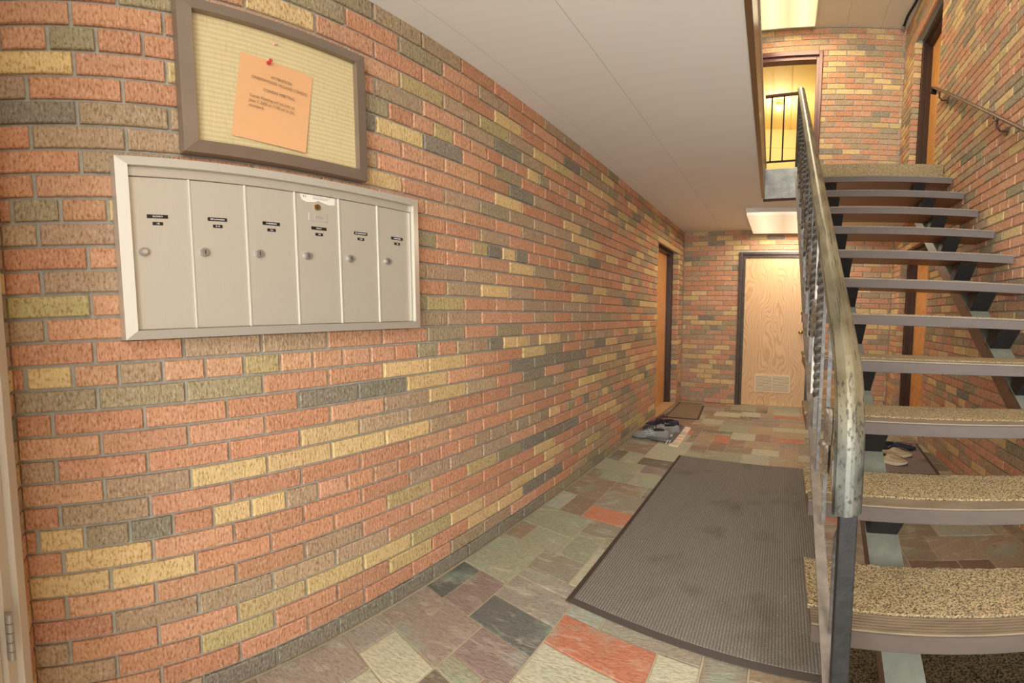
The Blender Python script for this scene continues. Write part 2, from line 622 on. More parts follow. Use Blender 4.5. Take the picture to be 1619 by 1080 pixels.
# rows transcribed from the photograph, from the corner beside the entrance
ROWS = {
    1: 'BBKKKKKKKKGGGKGGG',
    2: 'KRRRRRRBBORRB',
    3: 'BRLRRYRYYKKRO',
    4: 'BROLYYLYOYYOG',
    5: 'RBBBBOORRRYO',
    6: 'ROORBRORRRYRR',
    7: 'YYRRRLRLGKKK',
    8: 'RYORRRBBBOORO',
    9: 'RYGKRYYBORORRRRBBBGBGYOGR',
    10: 'RBORRROORRRR',
    11: 'OBYYYYBRBR',
    12: 'BRRRYBBRR',
    13: 'OOOROBYB',
    14: 'RRRRKKYORKKKKRBBYRBB',
    15: 'GGGRRYYORYGRBKYBBKB',
    16: 'RYOBOOLOOOORGRBBKYYBYYBBRBBBB',
    17: 'ROBBOOGOGOORRRRORRY',
    18: 'BO....BBOOBRBBGBRYR',
    19: 'LO....LROBBBBRRRBRB',
    20: 'RB....RBYBRRYBRR',
    21: 'RO....BBOOBRBYB',
    22: 'BB....ROOYGOLRRRY',
    23: 'RGO.........GOOLKYKORRROORRORO',
    24: 'RO....RRBOROGKRRR',
    25: 'RBR.OOOOOBOBYOYRY',
    26: 'RBB..YOBGBBBYYRO',
    27: 'KBB..OOOYRRYGRRR',
    28: 'BRR..OOORKBBBBB',
    29: 'YOY..YKOGRRRR',
    30: 'OOGRR.....GROLOORORYGOOBYRO',
    31: 'ORR..BOBKBRROO',
    32: '.RG..OLBLBYLOYY',
    33: '...YORRRYROKGB',
    34: '...GGRGOBROROBYO',
    35: '....GBBRRRBBRR',
}


def left_col(row, idx, rnd):
    s = ROWS.get(row, '')
    if idx < len(s) and s[idx] != '.': return s[idx]
    return rnd.choice(WT)


def rand_col(row, idx, rnd):
    return rnd.choice(WT2)


HR = (9, 16, 23, 30)
CEIL = 2.362
TOP = 4.88
WR = 2.08
BY0, BS = 5.1458, 0.18


def back_y(x): return BY0 - BS * x


#WALLS
# left wall
LD0, LD1, LDT = 4.09, 4.93, 2.058       # doorway in it
w = MB()
yE = back_y(0)
w.box((-0.16, -0.02, 0), (-0.009, LD0, TOP))
w.box((-0.16, LD1, 0), (-0.009, yE + 0.1, TOP))
w.box((-0.16, LD0, LDT), (-0.009, LD1, TOP))
wall_left = w.build('wall_left', M_MORTAR, kind='structure')
lay_bricks(wall_left, (0, 0, 0), (0, 1, 0), (1, 0, 0), range(1, 36), (0.028, yE - 0.004), 0.2032, 0.207 - 0.2032 * 10, [(LD0, LD1, 0, LDT)], left_col, HR, 300, 11)

# back wall
bn = Vector((-BS, -1, 0)).normalized()
bu = Vector((1, -BS, 0)).normalized()
bk = 1 / bu.x
BD = (0.586, 1.346, 2.075)
UD = (0.56, 1.320, 4.60)
LAND = 2.64


def bpt(x, off, z):      # a point on the back wall, off = toward the hall
    p = Vector((x, back_y(x), z)) + bn * off
    return p


def bbox(m, x0, x1, o0, o1, z0, z1):
    ps = []
    for z in (z0, z1):
        ps += [bpt(x0, o1, z), bpt(x1, o1, z), bpt(x1, o0, z), bpt(x0, o0, z)]
    m.hexa(ps)
    return m


w = MB()
for x0, x1, z0, z1 in ((-0.15, BD[0], 0, TOP), (BD[0], BD[1], BD[2], 2.40), (BD[1], WR + 0.16, 0, TOP), (BD[0], BD[1], UD[2], TOP), (UD[1], BD[1], 2.40, UD[2])):
    if x0 == BD[0] and z1 == 2.40: bbox(w, x0, x1, -0.14, -0.009, z0, LAND)
    elif x0 == -0.15:
        bbox(w, x0, UD[0], -0.14, -0.009, z0, z1)
        bbox(w, UD[0], BD[0], -0.14, -0.009, 0, LAND)
    elif z0 == UD[2]: bbox(w, UD[0], BD[1], -0.14, -0.009, z0, z1)
    else: bbox(w, x0, x1, -0.14, -0.009, z0, z1)
wall_back = w.build('wall_back', M_MORTAR, kind='structure')
PB = 0.1712 * bk
lay_bricks(wall_back, (0, BY0, 0), bu, bn, range(1, 36), (0.004, WR * bk - 0.004), PB, PB / 2, [(BD[0] * bk, BD[1] * bk, 0, BD[2])], rand_col, (9, 16), 150, 21)
lay_bricks(wall_back, (0, BY0, 0), bu, bn, range(40, 73), (0.10, WR * bk - 0.004), PB, PB / 2, [(UD[0] * bk, UD[1] * bk, 0, UD[2])], rand_col, (), 150, 22)

# right wall
RD = (3.56, 4.47, 2.05)
RU = (3.60, 4.40, 4.50)
w = MB()
yR = back_y(WR)
w.box((WR + 0.009, -0.4, 0), (WR + 0.18, RD[0], TOP))
w.box((WR + 0.009, RD[0], RD[2]), (WR + 0.18, RU[1], LAND))
w.box((WR + 0.009, RU[1], RD[2]), (WR + 0.18, RD[1], TOP))
w.box((WR + 0.009, RD[1], 0), (WR + 0.18, yR + 0.1, TOP))
w.box((WR + 0.009, RD[0], LAND), (WR + 0.18, RU[0], TOP))
w.box((WR + 0.009, RU[0], RU[2]), (WR + 0.18, RU[1], TOP))
wall_right = w.build('wall_right', M_MORTAR, kind='structure')
lay_bricks(wall_right, (WR, 0, 0), (0, 1, 0), (-1, 0, 0), range(1, 73), (0.0, yR - 0.004), 0.2032, 0.05 - 0.2032 * 3, [(RD[0], RD[1], 0, RD[2]), (RU[0], RU[1], LAND, RU[2])], rand_col, (9, 16, 23, 30, 37, 44, 51, 58), 300, 31)


# brick reveals of the recessed doorways (far side, facing the entrance)
def reveal(wall, x0, x1, y, rows, seed, sgn):
    nd = Vector((-BS * 1.0, -1, 0)).normalized()
    ud = Vector((1, -BS, 0)).normalized()
    lay_bricks(wall, (x0, y - BS * (x0 - x0), 0), ud, nd, rows, (0.0, (x1 - x0)), 0.3, -0.05, [], rand_col, (), 40, seed)


reveal(wall_left, -0.064, 0.0, LD1 - 0.014, range(1, 31), 41, 1)
reveal(wall_right, WR, WR + 0.064, RD[1] - 0.003, range(1, 31), 42, 1)
reveal(wall_right, WR, WR + 0.064, RU[1] - 0.004, range(40, 67), 43, 1)


# front wall return beside the entrance door
FS, FY = 0.25, 0.028
fn = Vector((FS, 1, 0)).normalized()
fu = Vector((1, -FS, 0)).normalized()


def fpt(x, off, z): return Vector((x, FY - FS * x, z)) + fn * off


def fbox(m, x0, x1, o0, o1, z0, z1):
    ps = []
    for z in (z0, z1):
        ps += [fpt(x0, o0, z), fpt(x1, o0, z), fpt(x1, o1, z), fpt(x0, o1, z)]
    m.hexa(ps)
    return m


w = fbox(MB(), -0.1, 0.088, -0.12, -0.009, 0, CEIL)
wall_front = w.build('wall_front', M_MORTAR, kind='structure')
lay_bricks(wall_front, (0, FY, 0), fu, fn, range(1, 36), (0.002, 0.088 * 1.03), 0.2032, -0.12, [], rand_col, HR, 60, 51)

#FLOOR
# ------------------------------------------------------------------ floor
fl = MB()
fl.prism([(-0.16, -0.6), (WR + 0.18, -0.6), (WR + 0.18, 5.3), (-0.16, 5.6)], -0.12, -0.004)
floor = fl.build('floor', M_GROUT, kind='structure')
SC = {'mauve': rgb(158, 142, 126), 'mauve2': rgb(146, 126, 116), 'mauvegreen': rgb(158, 148, 132), 'slate': rgb(106, 106, 98), 'dark': rgb(122, 110, 94),
      'greybrown': rgb(154, 142, 122), 'orange': rgb(192, 124, 94), 'green': rgb(162, 160, 132), 'greenpale': rgb(168, 168, 148), 'pale': rgb(186, 180, 152),
      'brown': rgb(150, 130, 104), 'tan': rgb(172, 148, 118), 'dkmauve': rgb(152, 122, 102), 'dkbrown': rgb(130, 104, 82)}
GX0, GDX, GY0, GDY = 0.030, 0.0605, 0.83, 0.0705
KNOWN = [('mauve', .03, .242, .97, 1.18), ('mauvegreen', .03 - .03, .06, .83, .97), ('pale', .09, .242, .83, .97), ('mauve', 0, .15, .55, .83), ('pale', .15, .33, .62, .83),
 ('slate', .212, .454, 1.18, 1.32), ('mauve2', .242, .454, 1.04, 1.18), ('mauve2', .09, .212, 1.18, 1.39), ('slate', .03, .09, 1.18, 1.39),
 ('mauvegreen', .212, .454, 1.32, 1.46), ('mauvegreen', .212, .454, 1.46, 1.53), ('greybrown', .212, .393, 1.53, 1.67), ('orange', .454, .73, 1.25, 1.38), ('greenpale', .454, .60, 1.38, 1.46),
 ('greybrown', .60, .877, 1.38, 1.46), ('pale', .73, .877, 1.25, 1.38), ('pale', .454, .73, 1.04, 1.25), ('brown', .03, .09, 1.67, 1.82), ('green', .09, .272, 1.67, 1.82),
 ('green', .03, .272, 1.82, 2.03), ('green', .03, .212, 1.39, 1.67), ('green', .272, .393, 1.67, 1.89), ('greybrown', .272, .454, 1.89, 2.03), ('orange', .212, .454, 2.03, 2.17),
 ('greenpale', .03, .09, 2.03, 2.24), ('brown', .09, .212, 2.03, 2.24), ('greybrown', .212, .454, 2.17, 2.38), ('brown', .03, .212, 2.24, 2.52), ('green', .09, .272, 2.52, 2.67),
 ('brown', .03, .09, 2.52, 2.67), ('green', .272, .454, 2.52, 2.74), ('mauve2', .272, .454, 2.74, 2.88), ('dark', .212, .454, 2.88, 3.02), ('green', .03, .272, 2.67, 2.88),
 ('green', .09, .212, 2.88, 3.09), ('dark', .03, .09, 2.88, 3.09), ('pale', .212, .454, 3.02, 3.23), ('brown', .03, .212, 3.09, 3.30), ('brown', .212, .393, 2.38, 2.52),
 ('green', .575, .817, 3.16, 3.37), ('pale', .817, .998, 3.16, 3.37), ('tan', .998, 1.18, 3.16, 3.37), ('dkmauve', .575, .696, 3.37, 3.58), ('brown', .696, .877, 3.37, 3.51),
 ('dkmauve', .696, .817, 3.51, 3.72), ('tan', .817, 1.06, 3.51, 3.72), ('pale', .877, 1.06, 3.37, 3.51), ('pale', .696, .877, 3.72, 3.93), ('dkmauve', .877, .998, 3.72, 3.93),
 ('dark', .454, .696, 3.86, 3.96), ('green', .575, .817, 3.96, 4.22), ('orange', .998, 1.24, 3.72, 3.86), ('orange', .998, 1.24, 4.57, 4.70), ('pale', .998, 1.18, 4.07, 4.22),
 ('pale', 1.18, 1.36, 4.07, 4.22), ('tan', .817, .998, 3.93, 4.22), ('tan', .998, 1.24, 3.86, 4.07), ('pale', .696, .877, 4.57, 4.78), ('pale', .454, .696, 4.48, 4.68),
 ('pale', .998, 1.24, 4.70, 4.91), ('pale', .393, .575, 4.12, 4.35), ('green', .575, .817, 4.82, 5.03), ('orange', .35, .42, 3.72, 3.86),
 ('brown', 1.545, 1.663, 2.10, 2.31), ('tan', 1.663, 1.85, 2.10, 2.31), ('tan', 1.85, 2.03, 2.03, 2.31), ('dkbrown', 1.54, 1.73, 1.96, 2.10), ('dkbrown', 1.73, 1.85, 1.96, 2.10), ('orange', 1.85, 2.03, 1.89, 2.03)]
nx = int((WR + 0.03 - (GX0 - GDX)) / GDX) + 1
gy_min = int((-0.45 - GY0) / GDY) - 1
gy_max = int((BY0 + 0.45 - GY0) / GDY) + 1
occ = set()
tiles = []


def snap(x0, x1, Y0, Y1):
    i0, i1 = round((x0 - GX0) / GDX), round((x1 - GX0) / GDX)
    j0, j1 = round((Y0 - GY0) / GDY), round((Y1 - GY0) / GDY)
    return i0, max(i1, i0 + 1), j0, max(j1, j0 + 1)


for k, x0, x1, Y0, Y1 in KNOWN:
    i0, i1, j0, j1 = snap(x0, x1, Y0, Y1)
    i0 = max(i0, 0)
    if i1 <= i0: continue
    cells = [(i, j) for i in range(i0, i1) for j in range(j0, j1) if (i, j) not in occ]
    if len(cells) != (i1 - i0) * (j1 - j0):
        js = [j for j in range(j0, j1) if all((i, j) not in occ for i in range(i0, i1))]
        if not js: continue
        j0, j1 = min(js), max(js) + 1
        if any((i, j) in occ for i in range(i0, i1) for j in range(j0, j1)): continue
    for i in range(i0, i1):
        for j in range(j0, j1): occ.add((i, j))
    tiles.append((k, i0, i1, j0, j1))
rt = random.Random(5)
SW = ['tan'] * 5 + ['green'] * 5 + ['pale'] * 4 + ['greybrown'] * 4 + ['brown'] * 4 + ['dkmauve'] * 2 + ['mauve'] * 2 + ['orange', 'dark', 'dark']
for j in range(gy_min, gy_max + 1):
    for i in range(0, nx):
        if (i, j) in occ: continue
        wv, hv = rt.choice([(4, 3), (3, 3), (3, 2), (4, 2), (2, 3), (2, 2), (4, 4), (3, 2)])
        ww = 0
        while ww < wv and (i + ww, j) not in occ and i + ww < nx: ww += 1
        hh = 0
        while hh < hv and all((i + q, j + hh) not in occ for q in range(ww)): hh += 1
        for q in range(ww):
            for r_ in range(hh): occ.add((i + q, j + r_))
        tiles.append((rt.choice(SW), i, i + ww, j, j + hh))
tl = []
for k, i0, i1, j0, j1 in tiles:
    x0, x1 = GX0 + i0 * GDX, GX0 + i1 * GDX
    Y0, Y1 = GY0 + j0 * GDY, GY0 + j1 * GDY
    if i0 == 0: x0 = 0.002
    x0, x1 = max(x0, 0.002), min(x1, WR - 0.002)
    if x1 - x0 < 0.015: continue
    g = 0.0028
    P = [(x0 + g, WY(x0, Y0) + g), (x1 - g, WY(x1, Y0) + g), (x1 - g, WY(x1, Y1) - g), (x0 + g, WY(x0, Y1) - g)]
    P = [(a, min(b, back_y(a) - 0.002)) for a, b in P]
    if P[3][1] - P[0][1] < 0.01 or P[2][1] - P[1][1] < 0.01: continue
    if (P[0][1] + P[2][1]) / 2 < -0.5: continue
    cx, cy = (x0 + x1) / 2, (P[0][1] + P[2][1]) / 2
    under = 0.44 < P[0][0] and x1 < 1.2 and 1.45 < Y0 and Y1 < 3.15
    px, py, hd = camproj((cx, cy, 0))
    vis = inframe((cx, cy, 0), 40) and not under
    d2 = (cx - CX) ** 2 + cy ** 2 + CZ ** 2
    sz = (x1 - x0) * (Y1 - Y0) / d2 ** 1.5
    dz = rt.uniform(-0.0012, 0.0012)
    j = 1 + rt.uniform(-0.10, 0.10)
    tl.append((sz if vis else 0, P, tuple(c * j for c in SC[k]), dz, vis))
tl.sort(key=lambda t: -t[0])
rest = MB()


def tile_geo(P, z):
    e = 0.002
    cx = sum(p[0] for p in P) / 4
    cy = sum(p[1] for p in P) / 4
    Q = [(p[0] + (e if p[0] < cx else -e), p[1] + (e if p[1] < cy else -e)) for p in P]
    vs = [(a, b, -0.008) for a, b in P] + [(a, b, z - 0.0015) for a, b in P] + [(a, b, z) for a, b in Q]
    fs = [(0, 1, 5, 4), (1, 2, 6, 5), (2, 3, 7, 6), (3, 0, 4, 7), (4, 5, 9, 8), (5, 6, 10, 9), (6, 7, 11, 10), (7, 4, 8, 11), (8, 9, 10, 11)]
    return vs, fs


for n, (sz, P, col, dz, vis) in enumerate(tl):
    if vis and n < 290:
        cx, cy = sum(p[0] for p in P) / 4, sum(p[1] for p in P) / 4
        vs, fs = tile_geo([(a - cx, b - cy) for a, b in P], dz)
        m = MB().add(vs, fs)
        o = m.build('slate_tile', M_SLATE, floor)
        o.location = (cx, cy, 0)
        o.color = (*col, 1)
    else:
        rest.col = col
        vs, fs = tile_geo(P, dz)
        rest.add(vs, fs)
rest.build('slate_paving', M_SLATEJ, floor, kind='stuff')
gr = MB()
gr.box((-6, -9, -0.2), (8, -0.6, -0.02))
gr.build('ground', M_GROUND, kind='structure')


#CEILING
# ------------------------------------------------------------------ ceilings and landing slab
def xe(y): return 0.958 - 0.0222 * y


def land_y(x): return 3.477 - 0.3 * (x - 1.6)


yA = land_y(0.876)
slab = MB()
slab.prism([(-0.01, -0.42), (xe(-0.42) - 0.02, -0.42), (xe(yA) - 0.02, yA + 0.02), (WR + 0.01, land_y(WR) + 0.02), (WR + 0.01, back_y(WR) + 0.01), (-0.01, back_y(0) + 0.01)], CEIL + 0.006, LAND)
ceiling = slab.build('ceiling', M_SEAM, kind='structure')
# boards of the soffit, thin joints between them
SEAMX = [0.0, 0.085, 0.405, None]


def board(poly):
    b = MB()
    b.prism(poly, CEIL, CEIL + 0.008)
    b.build('soffit_panel', M_CEIL, ceiling)


g = 0.0007
for a in range(3):
    for (ya, yb) in ((-0.42, back_y(0)),):
        x0 = SEAMX[a] + g
        f1 = lambda y: (SEAMX[a + 1] - g) if SEAMX[a + 1] else xe(min(y, yA)) - 0.004
        last = yb > 4
        ya_ = ya + g
        y1 = lambda x: (back_y(x) - 0.001) if last else yb - g
        if a < 2:
            board([(x0, ya_), (f1(ya_), ya_), (f1(0), y1(f1(0))), (x0, y1(x0))])
        elif not last:
            board([(x0, ya_), (f1(ya_), ya_), (f1(yb), yb - g), (x0, yb - g)])
        else:
            board([(x0, ya_), (f1(ya_), ya_), (f1(yA), yA + 0.005), (f1(yA), back_y(f1(yA)) - 0.001), (x0, back_y(x0) - 0.001)])
xs_ = [xe(yA), 1.27, 1.68, WR - 0.002]
for a in range(3):
    x0, x1 = xs_[a] + g, xs_[a + 1] - g
    board([(x0, land_y(x0) + 0.024), (x1, land_y(x1) + 0.024), (x1, back_y(x1) - 0.001), (x0, back_y(x0) - 0.001)])
# brown fascia along the open stairwell edge with a pale metal bead
tr = MB()
tr.hexa([(xe(-0.42) - 0.022, -0.42, CEIL - 0.004), (xe(-0.42), -0.42, CEIL - 0.004), (xe(yA), yA, CEIL - 0.004), (xe(yA) - 0.022, yA, CEIL - 0.004),
         (xe(-0.42) - 0.022, -0.42, LAND), (xe(-0.42), -0.42, LAND), (xe(yA), yA, LAND), (xe(yA) - 0.022, yA, LAND)])
tr.build('trim_1', simple('fascia_bronze', rgb(120, 94, 66), 0.35, 0.3), kind='structure')
tr = MB()
tr.hexa([(xe(-0.42) - 0.03, -0.42, LAND), (xe(-0.42) + 0.006, -0.42, LAND), (xe(yA) + 0.006, yA, LAND), (xe(yA) - 0.03, yA, LAND),
         (xe(-0.42) - 0.03, -0.42, LAND + 0.02), (xe(-0.42) + 0.006, -0.42, LAND + 0.02), (xe(yA) + 0.006, yA, LAND + 0.02), (xe(yA) - 0.03, yA, LAND + 0.02)])
tr.build('trim_2', simple('pale_edge_bead', rgb(214, 196, 164), 0.4), kind='structure')


def lhexa(m, x0, x1, o0, o1, z0, z1):   # a slab across the landing edge; o = toward entrance
    p = []
    for z in (z0, z1):
        p += [(x0, land_y(x0) - o1, z), (x1, land_y(x1) - o1, z), (x1, land_y(x1) - o0, z), (x0, land_y(x0) - o0, z)]
    m.hexa(p)
    return m


lhexa(MB(), xe(yA), 1.115, -0.02, 0.004, 2.345, 2.628).build('trim_3', M_PANEL, kind='structure')
lhexa(MB(), xe(yA) - 0.01, 1.13, -0.004, 0.012, 2.326, 2.350).build('trim_4', M_DARKTRIM, kind='structure')
# landing floor: carpet over the slab, rolled over its front edge
lc = MB()
lhexa(lc, 1.125, WR - 0.006, -0.012, 0.012, 2.455, LAND + 0.006)
lc.prism([(1.125, land_y(1.125) + 0.01), (WR - 0.006, land_y(WR) + 0.01), (WR - 0.006, back_y(WR) - 0.002), (1.125, back_y(1.125) - 0.002)], LAND - 0.002, LAND + 0.008)
lc.build('floor_landing', M_CARPET, kind='structure')

uc = MB()
uc.prism([(-0.16, -0.42), (WR + 0.18, -0.42), (WR + 0.18, back_y(WR) + 0.14), (-0.16, back_y(0) + 0.14)], TOP + 0.006, TOP + 0.15)
uceil = uc.build('upper_ceiling', M_SEAM, kind='structure')
for x0, x1 in ((0.0, 0.62), (0.62, 1.20), (1.20, 1.52), (1.52, 1.84), (1.84, WR)):
    for ya, yb in ((-0.42, 2.2), (2.2, None)):
        p = MB()
        e = lambda x: (back_y(x) - 0.001) if yb is None else yb - g * 2
        p.prism([(x0 + g * 2, ya), (x1 - g * 2, ya), (x1 - g * 2, e(x1)), (x0 + g * 2, e(x0))], TOP, TOP + 0.008)
        p.build('ceiling_panel', M_CEIL2, uceil)
#OBJECTS
# ------------------------------------------------------------------ doors
def slab_on(m, P, U, Nn, u0, u1, n0, n1, z0, z1):
    P, U, Nn = Vector(P), Vector(U), Vector(Nn)
    ps = []
    for z in (z0, z1):
        for a, b_ in ((u0, n0), (u1, n0), (u1, n1), (u0, n1)):
            q = P + U * a + Nn * b_
            ps.append((q.x, q.y, z))
    # keep orientation consistent whatever the handedness
    if U.cross(Nn).z < 0:
        ps = [ps[1], ps[0], ps[3], ps[2], ps[5], ps[4], ps[7], ps[6]]
    m.hexa(ps)
    return m


# door_1: recessed flat door in the left wall
d1 = empty('door_1', (-0.12, 4.5, 0), kind='structure')
def at(o, par):
    o.parent = par
    o.matrix_parent_inverse = Matrix.Translation(par.location).inverted()
    return o
def built(m, name, mat, par, **kw):
    return at(m.build(name, mat, **kw), par)
built(MB().box((-0.155, LD0 - 0.02, 0.03), (-0.118, LD1 - 0.045, LDT - 0.05)), 'door_leaf', M_OAKO, d1)
m = MB()
m.box((-0.15, LD1 - 0.045, 0.0), (-0.066, LD1 + 0.006, LDT))
m.box((-0.15, LD1 - 0.060, 0.0), (-0.105, LD1 - 0.045, LDT - 0.03))
m.box((-0.15, LD0, LDT - 0.05), (-0.066, LD1 - 0.045, LDT))
m.box((-0.15, LD0 - 0.02, 0.0), (-0.066, LD0 + 0.03, LDT))
built(m, 'door_frame', M_DARKTRIM, d1)
built(MB().box((-0.158, LD0, 0.0), (-0.0, LD1, 0.028)), 'threshold', simple('threshold_stone', rgb(186, 150, 104), 0.7, nscale=12, namp=0.1), d1)
built(MB().cyl((-0.118, LD0 + 0.09, 0.98), (1, 0, 0), 0.012, 0.03).sphere((-0.07, LD0 + 0.09, 0.98), 0.024), 'knob', M_BRASS, d1)

# door_2: pale oak utility door in the back wall
d2 = empty('door_2', tuple(bpt(0.966, 0, 0)), kind='structure')
BP = Vector((0, BY0, 0))
def bs(m, x0, x1, n0, n1, z0, z1): return bbox(m, x0, x1, n0, n1, z0, z1)
built(bs(MB(), 0.648, 1.284, -0.060, -0.022, 0.003, 1.997), 'door_leaf', M_OAK, d2)
m = MB()
for a, b_, c_, e_ in ((0.586, 0.620, -0.10, 0.014), (0.620, 0.648, -0.10, -0.006), (1.318, 1.346, -0.10, 0.014), (1.284, 1.318, -0.10, -0.006)):
    bs(m, a, b_, c_, e_, 0.0, 2.072)
bs(m, 0.620, 1.318, -0.10, 0.014, 2.038, 2.072)
bs(m, 0.648, 1.284, -0.10, -0.006, 1.998, 2.038)
built(m, 'door_frame', M_GREYFRAME, d2, bevel=0.003)
gl = bs(MB(), 0.780, 0.796, -0.022, -0.012, 0.195, 0.432)
for a, b_, z0, z1 in ((1.126, 1.142, 0.195, 0.432), (0.796, 1.126, 0.195, 0.213), (0.796, 1.126, 0.414, 0.432), (0.956, 0.966, 0.213, 0.414)):
    bs(gl, a, b_, -0.022, -0.012, z0, z1)
M_GRILLE = simple('cream_enamel', rgb(222, 204, 168), 0.5)
gr_ = built(gl, 'louvre_grille', M_GRILLE, d2)
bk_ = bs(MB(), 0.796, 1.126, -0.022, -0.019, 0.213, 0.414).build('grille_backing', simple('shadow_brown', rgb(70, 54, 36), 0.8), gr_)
for k in range(13):
    z = 0.219 + k * 0.0152
    for a, b_ in ((0.797, 0.955), (0.967, 1.125)):
        s_ = MB()
        p = []
        for zz, off in ((z, -0.0125), (z + 0.0085, -0.0175)):
            p.append((bpt(a, off, zz), bpt(b_, off, zz)))
        s_.add([p[0][0], p[0][1], p[1][1], p[1][0]] + [v + Vector((0, 0, 0.0022)) for v in (p[0][0], p[0][1], p[1][1], p[1][0])],
               [(0, 1, 2, 3), (7, 6, 5, 4), (0, 4, 5, 1), (2, 6, 7, 3), (1, 5, 6, 2), (0, 3, 7, 4)])
        s_.build('slat', M_GRILLE, gr_)
kb = bpt(1.228, -0.022, 1.02)
built(MB().cyl(kb, bn, 0.030, 0.006, 24).cyl(kb, bn, 0.011, 0.035).sphere(kb + bn * 0.045, 0.024, sc3=(1, 0.7, 1)), 'knob', M_BRASS, d2)
m = MB()
rr = random.Random(3)
for k in range(9):   # splintered veneer along the bottom edge
    x = 0.66 + k * 0.068 + rr.uniform(-.02, .02)
    hgt = rr.uniform(0.02, 0.07)
    ps = [bpt(x, -0.0215, 0.02), bpt(x + rr.uniform(.012, .03), -0.0215, 0.02), bpt(x + 0.01, -0.0215, 0.02 + hgt)]
    m.add(ps + [p + bn * 0.0008 for p in ps], [(0, 2, 1), (3, 4, 5), (0, 1, 4, 3), (1, 2, 5, 4), (2, 0, 3, 5)])
built(m, 'bare_wood_chips', simple('bare_pine', rgb(236, 200, 120), 0.8), d2, kind='stuff')

# door_3 and door_4: recessed doors in the right wall, lower and upper floor
def rdoor(name, RDD, z0):
    y0, y1, zt = RDD
    d = empty(name, (WR + 0.15, (y0 + y1) / 2, z0), kind='structure')
    built(MB().box((WR + 0.148, y0 - 0.02, z0 + 0.012), (WR + 0.179, y1 - 0.045, zt - 0.06)), 'door_leaf', M_OAKO, d)
    m = MB()
    m.box((WR + 0.066, y1 - 0.045, z0), (WR + 0.18, y1 + 0.004, zt))
    m.box((WR + 0.105, y1 - 0.062, z0), (WR + 0.18, y1 - 0.045, zt - 0.03))
    m.box((WR + 0.066, y0 - 0.02, zt - 0.055), (WR + 0.18, y1 - 0.045, zt))
    m.box((WR + 0.105, y0 - 0.02, zt - 0.085), (WR + 0.178, y1 - 0.045, zt - 0.055))
    m.box((WR + 0.066, y0 - 0.02, z0), (WR + 0.18, y0 + 0.03, zt))
    built(m, 'door_frame', M_DARKTRIM, d, bevel=0.002)
    built(MB().cyl((WR + 0.148, y0 + 0.10, z0 + 0.98), (-1, 0, 0), 0.012, 0.03).sphere((WR + 0.10, y0 + 0.10, z0 + 0.98), 0.024), 'knob', M_BRASS, d)
    return d
rdoor('door_3', RD, 0.0)
rdoor('door_4', RU, LAND)

# door_5: open doorway upstairs with the yellow room beyond
d5 = empty('door_5', tuple(bpt(0.94, 0, LAND)), kind='structure')
m = MB()
for a, b_, c_, e_ in ((0.56, 0.592, -0.14, 0.016), (0.592, 0.62, -0.10, -0.008), (1.288, 1.320, -0.14, 0.016), (1.260, 1.288, -0.10, -0.008)):
    bs(m, a, b_, c_, e_, LAND, UD[2])
bs(m, 0.592, 1.288, -0.14, 0.016, UD[2] - 0.055, UD[2])
bs(m, 0.62, 1.26, -0.10, -0.008, UD[2] - 0.10, UD[2] - 0.055)
built(m, 'door_frame', simple('plum_brown_frame', rgb(104, 74, 70), 0.3, 0.25, nscale=20, namp=0.1), d5, bevel=0.003)
# yellow room
YZ = 4.74
ry = lambda x: back_y(x) - 0 + 0.14
m = MB()
m.prism([(0.1, 5.31), (1.36, 5.06), (1.36, 7.3), (0.1, 7.3)], YZ, YZ + 0.12)
yc = m.build('room_ceiling', M_YELLOW, kind='structure')
for x in (0.62, 0.83, 1.02):
    MB().box((x, 5.3, YZ - 0.012), (x + 0.016, 7.2, YZ + 0.002)).build('batten', M_YELLOW, yc)
m = MB()
m.box((-0.02, 5.29, LAND), (0.1, 7.4, YZ + 0.1))
m.box((1.36, 5.06, LAND), (1.46, 7.4, YZ + 0.1))
m.box((0.1, 7.2, LAND), (1.36, 7.4, YZ + 0.1))
m.build('wall_room', M_YELLOW, kind='structure')
MB().box((0.1, 7.188, 4.40), (1.36, 7.202, 4.412)).build('trim_5', M_YELLOW, kind='structure')
m = MB()
m.prism([(0.1, 5.30), (1.36, 5.06), (1.36, 7.3), (0.1, 7.3)], LAND - 0.1, LAND)
m.build('room_floor', M_CARPET, kind='structure')
bl = empty('bare_bulb_light', (0.89, 6.30, YZ), 'bare glowing bulb in a ceiling socket in the yellow room', 'light')
built(MB().cyl((0.89, 6.30, YZ), (0, 0, -1), 0.075, 0.022, 28, 0.062).cyl((0.89, 6.30, YZ - 0.022), (0, 0, -1), 0.030, 0.045, 24), 'socket', simple('ivory_porcelain', rgb(214, 190, 130), 0.4), bl)
M_BULB = emis('bulb_glow', (1.0, 0.86, 0.5), 14)
built(MB().sphere((0.89, 6.30, YZ - 0.115), 0.036, sc3=(1, 1, 1.25)), 'bulb', M_BULB, bl)
pl = bpy.data.lights.new('bulb_lamp', 'POINT')
pl.energy = 17
pl.color = (1.0, 0.88, 0.62)
pl.shadow_soft_size = 0.05
po = bpy.data.objects.new('bulb_lamp', pl)
COL.objects.link(po)
po.location = (0.89, 6.28, YZ - 0.24)

